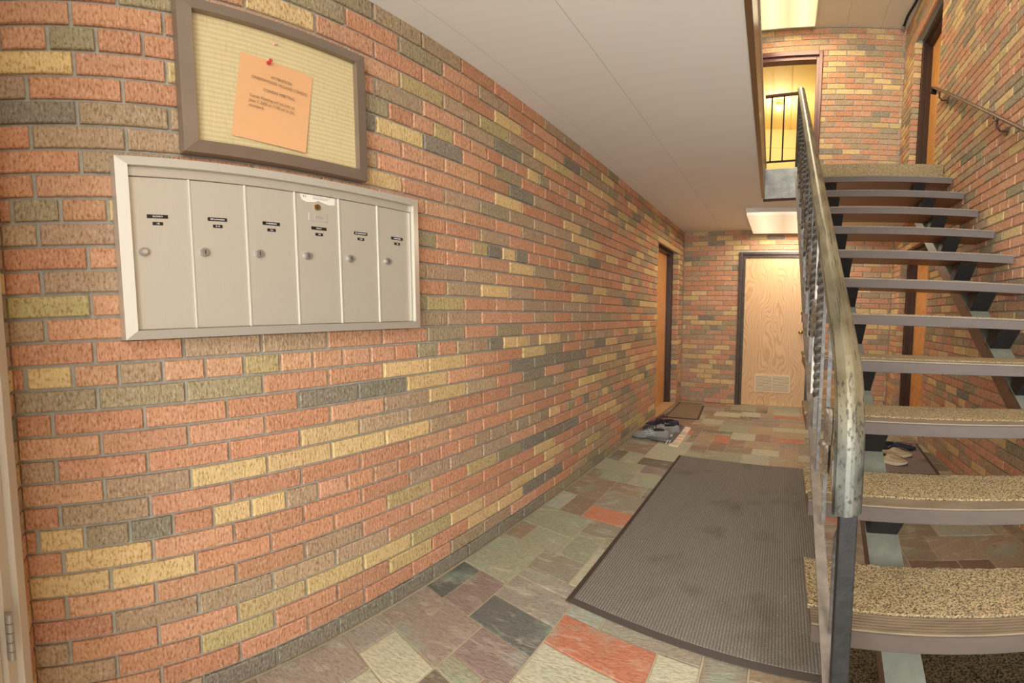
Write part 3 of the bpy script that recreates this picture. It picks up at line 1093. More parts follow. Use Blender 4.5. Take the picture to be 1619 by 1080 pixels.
# entrance door frame at the corner, white painted metal with a steel hinge
d6 = empty('door_6', tuple(fpt(0.3, 0, 0)), kind='structure')
m = fbox(MB(), 0.088, 0.150, -0.08, 0.012, 0, CEIL - 0.002)
fbox(m, 0.150, 0.205, -0.08, -0.002, 0, CEIL - 0.002)
built(m, 'door_frame', M_METALW, d6, bevel=0.002)
built(fbox(MB(), 0.209, 0.33, -0.06, -0.012, 0.01, 2.10), 'door_stile', M_METALW, d6, bevel=0.002)
m = MB()
hz = fpt(0.207, 0.006, 0)
for k in range(5):
    m.cyl(hz + Vector((0, 0, 0.43 + k * 0.022)), (0, 0, 1), 0.0075, 0.0205, 14)
built(m, 'hinge', M_HINGE, d6)

# ------------------------------------------------------------------ letterbox unit
def yzbox(m, x0, x1, y0, y1, z0, z1): return m.box((x0, y0, z0), (x1, y1, z1))
MY0, MY1, MZ0, MZ1, MX = 0.267, 1.141, 1.149, 1.660, 0.040
mbx = empty('letterbox_unit', (0, (MY0 + MY1) / 2, MZ0), 'silver aluminium bank of six locked letterboxes on the brick wall', 'letterbox')
m = MB()
yzbox(m, 0.001, 0.026, MY0 + 0.02, MY1 - 0.02, MZ0 + 0.02, MZ1 - 0.02)
built(m, 'housing', M_ALU, mbx)
m = MB()
fw = 0.026
def bevelbar(m, pts_out, pts_in, x0, x1, xin):   # mitred picture-frame bar
    (a, b_), (c_, d_) = pts_out, pts_in
    vs = [(x0, *a), (x0, *b_), (x0, *d_), (x0, *c_), (x1, *a), (x1, *b_), (xin, *d_), (xin, *c_)]
    m.add(vs, [(0, 1, 2, 3), (4, 7, 6, 5), (0, 4, 5, 1), (1, 5, 6, 2), (2, 6, 7, 3), (3, 7, 4, 0)])
o4 = [(MY0, MZ0), (MY1, MZ0), (MY1, MZ1), (MY0, MZ1)]
i4 = [(MY0 + fw, MZ0 + fw), (MY1 - fw, MZ0 + fw), (MY1 - fw, MZ1 - fw), (MY0 + fw, MZ1 - fw)]
for k in range(4):
    q = (k + 1) % 4
    bevelbar(m, (o4[k], o4[q]), (i4[k], i4[q]), 0.001, MX, MX + 0.006)
fr = built(m, 'mitred_frame', M_ALUF, mbx)
built(yzbox(MB(), 0.026, 0.036, MY0 + fw, MY1 - fw, MZ1 - fw - 0.026, MZ1 - fw), 'top_rail', M_ALUF, mbx, bevel=0.002)
DW = (MY1 - MY0 - 2 * fw) / 6


def text(name, body, size, mat, parent, loc, ydir, zdir, align='CENTER', ext=0.0004, sx=1.0):
    cu = bpy.data.curves.new(name, 'FONT')
    cu.body = body
    cu.size = size
    cu.extrude = ext
    cu.align_x = align
    cu.align_y = 'CENTER'
    t = bpy.data.objects.new(name, cu)
    COL.objects.link(t)
    ydir, zdir = Vector(ydir).normalized(), Vector(zdir).normalized()
    t.matrix_world = Matrix.Translation(loc) @ Matrix((ydir * sx, zdir, ydir.cross(zdir))).transposed().to_4x4()
    bpy.context.view_layer.update()
    dg = bpy.context.evaluated_depsgraph_get()
    me = bpy.data.meshes.new_from_object(t.evaluated_get(dg))
    o = bpy.data.objects.new(name, me)
    me.materials.clear()
    me.materials.append(mat)
    COL.objects.link(o)
    o.matrix_world = t.matrix_world.copy()
    mw = o.matrix_world.copy()
    if parent:
        o.parent = parent
        bpy.context.view_layer.update()
        o.matrix_parent_inverse = parent.matrix_world.inverted()
        o.matrix_world = mw
    bpy.data.objects.remove(t)
    bpy.data.curves.remove(cu)
    return o


bpy.context.view_layer.update()
names = [('ALFARO', '1B'), ('BELL/HARRIS', '2-A'), ('SHERIDAN', '2A'), ('KELLY', '1B'), ('M. EDWARDS', '2-B'), ('GARDNER', '1A')]
for k in range(6):
    a = MY0 + fw + k * DW
    b_ = a + DW
    dr = built(yzbox(MB(), 0.0265, 0.033, a + 0.0022, b_ - 0.0022, MZ0 + fw + 0.002, MZ1 - fw - 0.028), 'box_door', M_ALU, mbx, bevel=0.0012)
    if k < 5:
        built(yzbox(MB(), 0.027, 0.0355, b_ - 0.0018, b_ + 0.0018, MZ0 + fw + 0.001, MZ1 - fw - 0.027), 'door_edge', simple('bright_edge', rgb(232, 226, 214), 0.35, 0.3), mbx)
    ly, lz = a + 0.027 + 0.0015 * k, 1.397 + 0.002 * k
    lk = MB()
    lk.cyl((0.033, ly, lz), (1, 0, 0), 0.0125, 0.006, 28, 0.0115)
    lk.cyl((0.039, ly, lz), (1, 0, 0), 0.009, 0.0025, 24)
    lko = at(lk.build('cam_lock', M_HINGE), dr)
    kk = MB()
    if k: kk.box((0.0415, ly - 0.0011, lz - 0.006), (0.0418, ly + 0.0011, lz + 0.006))
    else: kk.cyl((0.0415, ly, lz), (1, 0, 0), 0.006, 0.0006, 20)
    at(kk.build('keyhole', M_DARKSLOT if k else M_ALUF), dr)
    cy = a + 0.062 + 0.003 * k
    np_ = at(yzbox(MB(), 0.033, 0.0342, cy - 0.0235, cy + 0.0235, 1.4925, 1.5025).build('name_strip', M_DARKSLOT), dr)
    nn = at(yzbox(MB(), 0.033, 0.0342, cy - 0.0115, cy + 0.0115, 1.473, 1.482).build('number_strip', M_DARKSLOT), dr)
    for body, zc in ((names[k][0], 1.4972), (names[k][1], 1.4773)):
        text('lettering', body, 0.0062, M_WHITE, dr, (0.0344, cy, zc), (0, 1, 0), (0, 0, 1), ext=0.0002, sx=1.0 if zc > 1.49 else 1.2)
    if k == 3:
        ml = MB().cyl((0.033, cy - 0.004, 1.567), (1, 0, 0), 0.0095, 0.004, 24)
        at(ml.build('master_lock', M_BRASS), dr)
        at(yzbox(MB(), 0.037, 0.0373, cy - 0.005, cy - 0.003, 1.561, 1.573).build('keyhole', M_DARKSLOT), dr)
        M_EMB = simple('embossed_aluminium', rgb(198, 192, 180), 0.5, 0.4)
        em = at(yzbox(MB(), 0.033, 0.0345, cy - 0.030, cy + 0.028, 1.521, 1.548).build('embossed_plate', M_EMB, bevel=0.0008), dr)
        at(yzbox(MB(), 0.0345, 0.0352, cy - 0.012, cy + 0.012, 1.528, 1.541).build('raised_label', M_ALUF), dr)
        text('lettering', 'LOCK BOX', 0.005, simple('grey_print', rgb(140, 134, 122), 0.6), dr, (0.0354, cy, 1.5345), (0, 1, 0), (0, 0, 1), ext=0.0001)
        st = MB()
        yy0, yy1 = a + 0.016, b_ - 0.012
        top = [(yy0, 1.605), (yy1, 1.605)]
        bot = [(yy1, 1.582), (yy1 - 0.02, 1.579), (yy0 + 0.055, 1.5885), (yy0 + 0.045, 1.583), (yy0 + 0.02, 1.580), (yy0 + 0.006, 1.586)]
        pl_ = top + bot
        n_ = len(pl_)
        st.add([(0.0338, y, z) for y, z in pl_] + [(0.0342, y, z) for y, z in pl_], [tuple(range(n_ - 1, -1, -1)), tuple(range(n_, 2 * n_))] + [(i, (i + 1) % n_, n_ + (i + 1) % n_, n_ + i) for i in range(n_)])
        at(st.build('torn_paper_label', simple('label_paper', rgb(226, 220, 206), 0.8)), dr)
        bl2 = MB()
        for q in range(20):
            yb = yy0 + 0.040 + q * 0.0024
            bl2.box((0.0342, yb, 1.5925), (0.0343, yb + (0.0008 if q % 3 else 0.0014), 1.5985))
        bl2.box((0.0342, yy0 + 0.04, 1.6005), (0.0343, yy1 - 0.014, 1.6015))
        at(bl2.build('barcode_print', simple('label_ink', rgb(150, 146, 140), 0.8)), dr)
        text('lettering', 'K2', 0.009, simple('label_dark_ink', rgb(70, 70, 74), 0.8), dr, (0.0344, yy0 + 0.014, 1.5975), (0, 1, 0), (0, 0, 1), ext=0.0001)

# ------------------------------------------------------------------ notice board
NY0, NY1, NZ0, NZ1 = 0.428, 0.953, 1.692, 2.128
nb_ = empty('notice_board', (0, (NY0 + NY1) / 2, NZ0), 'bronze framed notice board with cream fabric above the letterboxes', 'notice board')
m = MB()
fw2 = 0.033
o4 = [(NY0, NZ0), (NY1, NZ0), (NY1, NZ1), (NY0, NZ1)]
i4 = [(NY0 + fw2, NZ0 + fw2), (NY1 - fw2, NZ0 + fw2), (NY1 - fw2, NZ1 - fw2), (NY0 + fw2, NZ1 - fw2)]
for k in range(4):
    q = (k + 1) % 4
    bevelbar(m, (o4[k], o4[q]), (i4[k], i4[q]), 0.001, 0.028, 0.034)
built(m, 'mitred_frame', M_BRONZE, nb_)
def fabric():
    m, nt, b = newmat('cream_woven_fabric')
    wv = nt.nodes.new('ShaderNodeTexWave')
    wv.bands_direction = 'Z'
    wv.inputs['Scale'].default_value = 22
    wv.inputs['Distortion'].default_value = 1.2
    wv.inputs['Detail'].default_value = 2
    nt.links.new(pos(nt), wv.inputs['Vector'])
    n = noise(nt, pos(nt, (1, 1, 0.15)), 200, 2)
    c = mixc(nt, rgb(210, 192, 146), rgb(190, 170, 122), ramp(nt, wv.outputs[0], [(0.45, 0.0), (0.75, 0.55)]))
    c = mixc(nt, c, rgb(178, 160, 114), ramp(nt, n, [(0.5, 0), (0.75, 0.4)]))
    nt.links.new(c, b.inputs['Base Color'])
    b.inputs['Roughness'].default_value = 0.9
    return m
built(yzbox(MB(), 0.004, 0.018, NY0 + 0.02, NY1 - 0.02, NZ0 + 0.02, NZ1 - 0.02), 'fabric_panel', fabric(), nb_)
# notice: slightly turned sheet of orange paper, pinned at the top
pc = Vector((0, 0.667, 1.879))
yd = Vector((0, 0.998, -0.075)).normalized()
zd = Vector((0, 0.135, 0.99)).normalized()
def sp(a, b_, x): return pc + yd * a + zd * b_ + Vector((x, 0, 0))
m = MB()
rows_ = []
NN = 10
for j in range(NN + 1):
    for i in range(NN + 1):
        a, b_ = -0.101 + 0.202 * i / NN, -0.129 + 0.258 * j / NN
        cx_ = 0.0195 + 0.004 * ((i / NN) ** 2) * (1 - j / NN) + 0.003 * max(0, 0.5 - j / NN)
        rows_.append(sp(a, b_, cx_))
fs = [(j * (NN + 1) + i, j * (NN + 1) + i + 1, (j + 1) * (NN + 1) + i + 1, (j + 1) * (NN + 1) + i) for j in range(NN) for i in range(NN)]
m.add(rows_, fs, False)
nt_ = m.build('notice_sheet', M_PAPER, label='orange paper condo meeting notice pinned to the fabric notice board', cat='notice')
sd = nt_.modifiers.new('solid', 'SOLIDIFY')
sd.thickness = 0.0004
for body, a, b_, s_, al in (('ATTENTION', 0.012, 0.078, 0.0125, 'CENTER'), ('GREENWOOD VILLAGE CONDO', 0.010, 0.062, 0.0125, 'CENTER'), ('CONDO MEETING', 0.010, 0.033, 0.0125, 'CENTER'),
                            ('Condo Meeting will be held on', -0.068, 0.006, 0.0122, 'LEFT'), ('June 7, 2025 at 11:00 am in the', -0.068, -0.009, 0.0122, 'LEFT'), ('courtyard.', -0.068, -0.024, 0.0122, 'LEFT')):
    text('lettering', body, s_, M_INK, nt_, tuple(sp(a, b_, 0.0222)), yd, zd, al, 0.0001, sx=0.80 if al == 'LEFT' else 0.84)
def pin(y, z, x0, lab):
    e = empty('push_pin', (x0, y, z), lab, 'push pin')
    built(MB().cyl((x0, y, z), (1, 0, 0), 0.0055, 0.002, 16).cyl((x0 + 0.002, y, z), (1, 0, 0.2), 0.0028, 0.008, 14, 0.0034).cyl((x0 + 0.010, y, z + 0.0016), (1, 0, 0.2), 0.005, 0.002, 16), 'pin_head', M_PIN, e)
    built(MB().cyl((x0 - 0.004, y, z), (1, 0, 0), 0.0006, 0.004, 6), 'point', M_HINGE, e)
pin(0.655, 2.000, 0.022, 'red push pin holding the top of the orange notice')
e_ = empty('push_pin', (0.019, 0.676, 2.066), 'pale pink push pin alone near the top of the notice board', 'push pin')
built(MB().cyl((0.018, 0.676, 2.066), (1, 0, 0), 0.004, 0.006, 14), 'pin_head', simple('pink_plastic', rgb(226, 170, 150), 0.4), e_)

# ------------------------------------------------------------------ staircase
K = 0.2035 / 0.24636
def nose(i, x): return 3.2305 - 0.24636 * i - 0.3 * (x - 1.6), 2.4491 - 0.2035 * i
def nz(y, x): return 2.4491 + K * (y - 3.2305 + 0.3 * (x - 1.6))
stair = empty('open_riser_staircase', (1.6, 0.6, 0), 'open riser staircase with tan carpeted treads beside the right brick wall', 'staircase')
TX0, TX1, TT, TD = 1.125, 2.066, 0.050, 0.258
tread0 = None
for i in range(0, 12):
    m = MB()
    def ty(x, o): return 3.2305 - 0.3 * (x - 1.6) + o - 0.24636 * i
    z = 2.4491 - 0.2035 * i
    def tbox(m, x0, x1, o0, o1, z0, z1):
        p = []
        for zz in (z0, z1):
            p += [(x0, ty(x0, o0), zz), (x1, ty(x1, o0), zz), (x1, ty(x1, o1), zz), (x0, ty(x0, o1), zz)]
        m.hexa(p)
        return m
    tr_ = built(tbox(MB(), TX0, TX1, 0.006, TD, z - TT, z - 0.007), 'tread', M_UNDER, stair)
    at(tbox(MB(), TX0 - 0.001, TX1 + 0.001, 0.0, 0.008, z - TT - 0.002, z - 0.003).build('nosing_face', M_NOSE, bevel=0.002), tr_)
    rb = MB()
    for k in range(6):
        tbox(rb, TX0, TX1, 0.0 + k * 0.0095, 0.0066 + k * 0.0095, z - 0.007, z + 0.0005)
    tbox(rb, TX0, TX1, 0.0, 0.058, z - 0.008, z - 0.0035)
    at(rb.build('ribbed_nosing', M_RIB), tr_)
    # carpet pad with a ragged back edge
    cp = MB()
    rr = random.Random(60 + i)
    n = 90
    top, bot = [], []
    for k in range(n + 1):
        x = TX0 - 0.004 + (TX1 - TX0 - 0.002) * k / n
        jit = rr.uniform(-0.003, 0.004)
        top.append((x, ty(x, TD - 0.004 + jit)))
    for k in range(n + 1):
        x = TX0 - 0.004 + (TX1 - TX0 - 0.002) * k / n
        bot.append((x, ty(x, 0.058 + rr.uniform(-0.001, 0.001))))
    vs = [(x, y, z - 0.007) for x, y in bot] + [(x, y, z - 0.007) for x, y in top] + [(x, y, z + 0.006) for x, y in bot] + [(x, y, z + 0.006) for x, y in top]
    q = n + 1
    fs = []
    for k in range(n):
        fs += [(k, q + k, q + k + 1, k + 1), (2 * q + k, 2 * q + k + 1, 3 * q + k + 1, 3 * q + k), (k, k + 1, 2 * q + k + 1, 2 * q + k), (q + k, 3 * q + k, 3 * q + k + 1, q + k + 1)]
    fs += [(0, 2 * q, 3 * q, q), (n, q + n, 3 * q + n, 2 * q + n)]
    cp.add(vs, fs)
    at(cp.build('carpet_pad', M_CARPET), tr_)
nlen = math.hypot(1, K)
for sx in (1.286, 1.845):
    wd_ = 0.072
    m = MB()
    # tube stringer: parallelogram section between top surface and bottom, cut at floor and landing
    def sy(x, o): return o - 0.3 * (x - 1.6)
    ytop_hi, yb_lo = 3.60, 0.0
    def zt(o): return 2.4491 + K * (o - 3.2305) - 0.262
    dpt = 0.125
    o_floor_t = 3.2305 + (0.262 - 2.4491) / K
    o_floor_b = o_floor_t + dpt / K
    oh = 3.36
    sect = [(o_floor_t, 0.0), (o_floor_b, 0.0), (oh, zt(oh) - dpt), (oh, zt(oh))]
    vs = []
    for x in (sx, sx + wd_):
        vs += [(x, sy(x, o), z) for o, z in sect]
    m.add(vs, [(0, 3, 2, 1), (4, 5, 6, 7), (0, 1, 5, 4), (1, 2, 6, 5), (2, 3, 7, 6), (3, 0, 4, 7)])
    so_ = built(m, 'stringer', M_STRINGER, stair, bevel=0.003)
    m = MB()
    vs = []
    for x in (sx - 0.004, sx + wd_ + 0.004):
        vs += [(x, sy(x, o), z) for o, z in [(o_floor_t, 0.004), (oh, zt(oh) + 0.004), (oh, zt(oh) - 0.002), (o_floor_t + 0.01, 0.001)]]
    m.add(vs, [(0, 1, 2, 3), (7, 6, 5, 4), (0, 4, 5, 1), (1, 5, 6, 2), (2, 6, 7, 3), (3, 7, 4, 0)])
    at(m.build('top_flange', M_PLATE), so_)
    for i in range(0, 12):
        y0, z0 = nose(i, 1.6)
        o0 = y0 + 0.035
        za = z0 - TT - 0.002
        if i == 11: L = 0.10
        else: L = 0.150
        o1, zb = o0 + L * K / nlen, za - L / nlen
        if zb < 0.0: zb = 0.0
        m = MB()
        t_ = 0.012
        vs = []
        for x in (sx - 0.002, sx + wd_ + 0.002):
            vs += [(x, sy(x, o0), za), (x, sy(x, o0 + 0.09), za), (x, sy(x, o1 + 0.05), zb + 0.03), (x, sy(x, o1), zb)]
        m.add(vs, [(0, 1, 2, 3), (7, 6, 5, 4), (0, 4, 5, 1), (1, 5, 6, 2), (2, 6, 7, 3), (3, 7, 4, 0)])
        built(m, 'tread_bracket', M_BLACK, stair, bevel=0.002)

# ------------------------------------------------------------------ balustrade
def rx(y): return 1.151 - 0.0215 * (y - 0.75)
def rz(y): return nz(y, rx(y)) + 0.80
bal = empty('stair_balustrade', (1.157, 0.73, 0.2), 'ornate wrought iron stair balustrade with worn moulded handrail, twisted bars and scrolls', 'balustrade')
path = []
for y in (3.20, 2.6, 2.0, 1.5, 1.1, 0.90, 0.84):
    path.append((rx(y), y, rz(y)))
yb, zb = 0.80, rz(0.80)
import itertools
P0, P1, P2 = Vector((rx(.8), 0.80, rz(0.80))), Vector((1.151, 0.715, rz(0.715))), Vector((1.151, 0.705, 0.93))
for t in [k / 8 for k in range(9)]:
    path.append(tuple(P0 * (1 - t) ** 2 + P1 * 2 * t * (1 - t) + P2 * t * t))
path += [(1.151, 0.704, 0.88), (1.151, 0.703, 0.815)]
prof = [(-0.0215, -0.006), (-0.0225, 0.000), (-0.0195, 0.004), (-0.0190, 0.008), (-0.0135, 0.011), (-0.006, 0.015), (0.000, 0.0165), (0.006, 0.015), (0.0135, 0.011), (0.0190, 0.008), (0.0195, 0.004), (0.0225, 0.000), (0.0215, -0.006), (0.012, -0.010), (-0.012, -0.010)]
def worn_rail():
    m, nt, b = newmat('worn_gilt_handrail')
    n = noise(nt, pos(nt, (1, 0.25, 0.4)), 24, 3, 0.55)
    mp1 = nt.nodes.new('ShaderNodeMapping')
    mp1.inputs['Rotation'].default_value = (-math.atan(0.826), 0, 0)
    nt.links.new(nt.nodes.new('ShaderNodeNewGeometry').outputs['Position'], mp1.inputs[0])
    mp2 = nt.nodes.new('ShaderNodeMapping')
    mp2.inputs['Scale'].default_value = (1.0, 0.035, 0.5)
    nt.links.new(mp1.outputs[0], mp2.inputs[0])
    n2 = noise(nt, mp2.outputs[0], 210, 3, 0.6)
    sxx = nt.nodes.new('ShaderNodeSeparateXYZ')
    nt.links.new(nt.nodes.new('ShaderNodeNewGeometry').outputs['Position'], sxx.inputs[0])
    c = mixc(nt, rgb(88, 79, 58), rgb(124, 113, 88), ramp(nt, n, [(0.35, 0), (0.65, 1)]))
    # the turned-down end is worn black, with pale highlights painted into the colour
    sx_ = nt.nodes.new('ShaderNodeSeparateXYZ')
    nt.links.new(nt.nodes.new('ShaderNodeNewGeometry').outputs['Position'], sx_.inputs[0])
    mr = N(nt, 'ShaderNodeMapRange')
    nt.links.new(sx_.outputs[2], mr.inputs[0])
    mr.inputs[1].default_value, mr.inputs[2].default_value, mr.inputs[3].default_value, mr.inputs[4].default_value = 0.93, 1.05, 1.0, 0.0
    c = mixc(nt, c, mixc(nt, rgb(44, 44, 40), rgb(100, 100, 90), ramp(nt, n, [(0.42, 0), (0.62, 1)])), mr.outputs[0])
    c = mixc(nt, c, rgb(52, 46, 40), ramp(nt, n2, [(0.55, 0), (0.63, 0.85)]))
    nt.links.new(c, b.inputs['Base Color'])
    b.inputs['Metallic'].default_value = 0.45
    b.inputs['Roughness'].default_value = 0.4
    return m
hr = MB()
hr.sweep(path, [(a, -b_) for a, b_ in prof][::-1], (1, 0, 0), True, False)
built(hr, 'handrail', worn_rail(), bal, label='worn moulded handrail turned down at its lower end', bevel=0.0)
np0, np1 = Vector((1.157, 0.735, 0.214)), Vector((1.157, 0.735, 0.96))
built(MB().box((1.1435, 0.7215, 0.2126), (1.1715, 0.7485, 0.985)), 'newel_post', M_BLACK, bal, bevel=0.0025)
# sloping bottom rail, flat bar
def bz(y): return nz(y, rx(y)) + 0.085
m = MB()
pts = [(rx(y) - 0.004, y, bz(y)) for y in (0.745, 1.5, 2.4, 3.28)]
m.sweep(pts, [(-0.011, -0.005), (0.011, -0.005), (0.011, 0.005), (-0.011, 0.005)], (1, 0, 0))
built(m, 'bottom_rail', simple('worn_taupe_iron', rgb(104, 92, 78), 0.5, 0.3, nscale=40, namp=0.25), bal)


def flatbar(m, pts, wx=0.010, t=0.004):
    wx = wx * 0.72
    m.sweep(pts, [(-wx / 2, -t / 2), (wx / 2, -t / 2), (wx / 2, t / 2), (-wx / 2, t / 2)], (1, 0, 0))


def scroll(m, cy, cz, x, r, a0, turns, sgn, wx=0.012, t=0.004, n=26, tail=None):
    pts = []
    for k in range(n + 1):
        s_ = k / n
        ang = a0 + sgn * turns * 2 * math.pi * s_
        q = r * (1 - 0.78 * s_)
        pts.append((x, cy + q * math.cos(ang), cz + q * math.sin(ang)))
    if tail: pts = tail + pts
    flatbar(m, pts, wx, t)


def leaf(m, x, cy, cz, ang, L, wd2):
    """cast leaf: ribbed fan lying in the plane of the balustrade, slightly domed"""
    n, q = 9, 6
    vs, fs = [], []
    for j in range(q + 1):
        s_ = j / q
        half = wd2 * math.sin(math.pi * (0.12 + 0.80 * s_)) ** 0.8
        for i in range(n + 1):
            u = i / n * 2 - 1
            yy, zz = u * half, s_ * L
            dx = 0.010 * (1 - u * u) + (0.0028 if i % 2 else -0.001)
            vs.append((x - dx, cy + yy * math.cos(ang) - zz * math.sin(ang), cz + yy * math.sin(ang) + zz * math.cos(ang)))
    for j in range(q):
        for i in range(n):
            a = j * (n + 1) + i
            fs.append((a, a + 1, a + n + 2, a + n + 1))
    k = len(vs)
    vs += [(x + 0.003 + (x - v[0]) * -0.2, v[1], v[2]) for v in vs]
    fs += [tuple(k + i for i in reversed(f)) for f in fs]
    m.add(vs, fs, False)


M_CAST = simple('cast_iron_leaf', rgb(120, 108, 92), 0.4, 0.5, nscale=90, namp=0.4, bstr=0.4, bscale=260)
# uprights: twisted square bars alternate with plain bars, scroll work hung between
yy = 1.157
i = 0
step = 0.1232
while yy < 3.22:
    x = rx(yy)
    zb_, zt_ = bz(yy) + 0.004, rz(yy) - 0.008
    if i % 2 == 1:
        m = MB()
        zm0, zm1 = zb_ + 0.11, zt_ - 0.06
        m.box((x - 0.0055, yy - 0.0055, zb_), (x + 0.0055, yy + 0.0055, zm0))
        m.twist((x, yy, zm0), (x, yy, zm1), 0.0135, 4.5, 72)
        m.box((x - 0.0055, yy - 0.0055, zm1), (x + 0.0055, yy + 0.0055, zt_))
        built(m, 'twisted_baluster', M_IRON, bal)
    else:
        ext = 0.17 if i % 4 == 2 else 0.0
        built(MB().box((x - 0.0045, yy - 0.0045, zb_ - ext), (x + 0.0035, yy + 0.0045, zt_)), 'plain_baluster', simple('pale_worn_iron', rgb(150, 144, 132), 0.4, 0.4, nscale=50, namp=0.3) if i == 2 else M_IRON, bal)
    # ornament between this bar and the next
    yc_ = yy + step / 2
    x = rx(yc_)
    zc = (bz(yc_) + rz(yc_)) / 2 - 0.02
    if i % 2 == 1:
        m = MB()
        r_ = step * 0.40
        scroll(m, yc_, zc + 0.155, x, r_, math.pi * 0.5, 1.15, -1, tail=None)
        scroll(m, yc_, zc - 0.135, x, r_, -math.pi * 0.5, 1.15, -1)
        flatbar(m, [(x, yc_ - r_ * 0.85, zc + 0.13), (x, yc_ - 0.012, zc + 0.06), (x, yc_, zc), (x, yc_ + 0.012, zc - 0.06), (x, yc_ + r_ * 0.85, zc - 0.12)], 0.012, 0.004)
        flatbar(m, [(x, yc_, zc + 0.155 + r_), (x, yc_, zc + 0.24), (x, yc_ + 0.02, rz(yc_) - 0.03)], 0.012, 0.004)
        sco = built(m, 'scroll', M_IRON, bal)
        lf = MB()
        leaf(lf, x - 0.004, yc_ - 0.006, zc - 0.01, 0.25, 0.080, 0.022)
        leaf(lf, x - 0.004, yc_ + 0.006, zc + 0.01, math.pi + 0.25, 0.080, 0.022)
        lf.sphere((x - 0.012, yc_, zc), 0.010, 10, 6)
        at(lf.build('cast_leaf', M_CAST), sco)
    yy += step
    i += 1
# panel next to the newel post: curved flat bars and a cast leaf
m = MB()
flatbar(m, [(1.157, 0.748, 0.78), (1.156, 0.80, 0.73), (1.155, 0.832, 0.69), (1.155, 0.845, 0.64), (1.155, 0.846, 0.57), (1.155, 0.842, 0.50), (1.155, 0.835, 0.452)], 0.013, 0.006)
flatbar(m, [(1.154, 0.93, 1.11), (1.154, 0.90, 1.05), (1.154, 0.895, 0.98), (1.154, 0.90, 0.91), (1.154, 0.915, 0.84), (1.154, 0.90, 0.78), (1.154, 0.87, 0.75)], 0.012, 0.005)
flatbar(m, [(1.149, 1.05, 1.22), (1.149, 1.045, 1.0), (1.149, 1.035, 0.85), (1.149, 1.02, 0.62)], 0.012, 0.005)
sc1 = built(m, 'scroll', M_IRON, bal)
lf = MB()
leaf(lf, 1.150, 0.985, 0.86, 0.1, 0.10, 0.030)
leaf(lf, 1.150, 0.985, 0.86, math.pi + 0.1, 0.09, 0.026)
lf.sphere((1.139, 0.985, 0.86), 0.011, 10, 6)
at(lf.build('cast_leaf', M_CAST), sc1)

# landing guard rail, upper floor
def lpt(x, o, z): return (x, land_y(x) - o, z)
gd = empty('landing_guard_rail', lpt(0.99, 0, LAND), 'dark iron guard rail with twisted pickets on the upper landing', 'railing')
m = MB()
m.sweep([lpt(xe(yA) - 0.02, 0, 3.315), lpt(1.10, 0, 3.315)], [(-0.014, -0.009), (0.014, -0.009), (0.014, 0.009), (-0.014, 0.009)], (0, 1, 0))
built(m, 'top_rail', simple('dark_bronze_rail', rgb(96, 66, 50), 0.35, 0.3), gd)
m = MB()
m.sweep([lpt(xe(yA) - 0.02, 0, 2.70), lpt(1.10, 0, 2.70)], [(-0.007, -0.007), (0.007, -0.007), (0.007, 0.007), (-0.007, 0.007)], (0, 1, 0))
built(m, 'bottom_rail', M_BLACK, gd)
for x in (0.906, 0.992):
    m = MB()
    a = Vector(lpt(x, 0, 2.705))
    m.twist(a, a + Vector((0, 0, 0.60)), 0.009, 9, 90)
    built(m, 'twisted_baluster', M_BLACK, gd)
for x in (1.095,):
    built(MB().box((x - 0.010, land_y(x) - 0.010, LAND + 0.001), (x + 0.010, land_y(x) + 0.010, 3.31)), 'post', M_BLACK, gd)

# wall handrail on the right wall
wh = empty('wall_handrail', (WR, 2.8, 2.9), 'dark bronze handrail on scrolled brackets climbing the right brick wall', 'handrail')
A, B_ = Vector((2.015, 3.47, 3.405)), Vector((2.015, 1.70, 2.130))
dirn = (B_ - A).normalized()
m = MB()
m.sweep([A + dirn * (s_ * (B_ - A).length) for s_ in (0, 0.3, 0.6, 1)], [(-0.019, -0.008), (0.019, -0.008), (0.021, 0.0), (0.017, 0.008), (-0.017, 0.008), (-0.021, 0.0)], (1, 0, 0))
built(m, 'rail', simple('bronze_rail', rgb(76, 54, 46), 0.25, 0.4), wh, bevel=0.001)
built(MB().box((1.994, 3.465, 3.350), (2.036, 3.490, 3.412)), 'end_cap', M_BLACK, wh, bevel=0.003)
for f in (0.08, 0.66):
    p = A + dirn * (f * (B_ - A).length)
    m = MB()
    m.cyl((WR - 0.0015, p.y + 0.01, p.z - 0.075), (-1, 0, 0), 0.026, 0.008, 22)
    m.tube([(WR - 0.01, p.y + 0.01, p.z - 0.075), (WR - 0.04, p.y + 0.008, p.z - 0.085), (WR - 0.062, p.y + 0.004, p.z - 0.065), (2.015, p.y, p.z - 0.035), (2.015, p.y, p.z - 0.008)], 0.0065, 10)
    m.tube([(2.012, p.y + 0.045, p.z + 0.012), (2.012, p.y + 0.03, p.z - 0.015), (2.012, p.y, p.z - 0.028), (2.012, p.y - 0.028, p.z - 0.035)], 0.005, 8)
    built(m, 'bracket', M_DARKTRIM, wh)

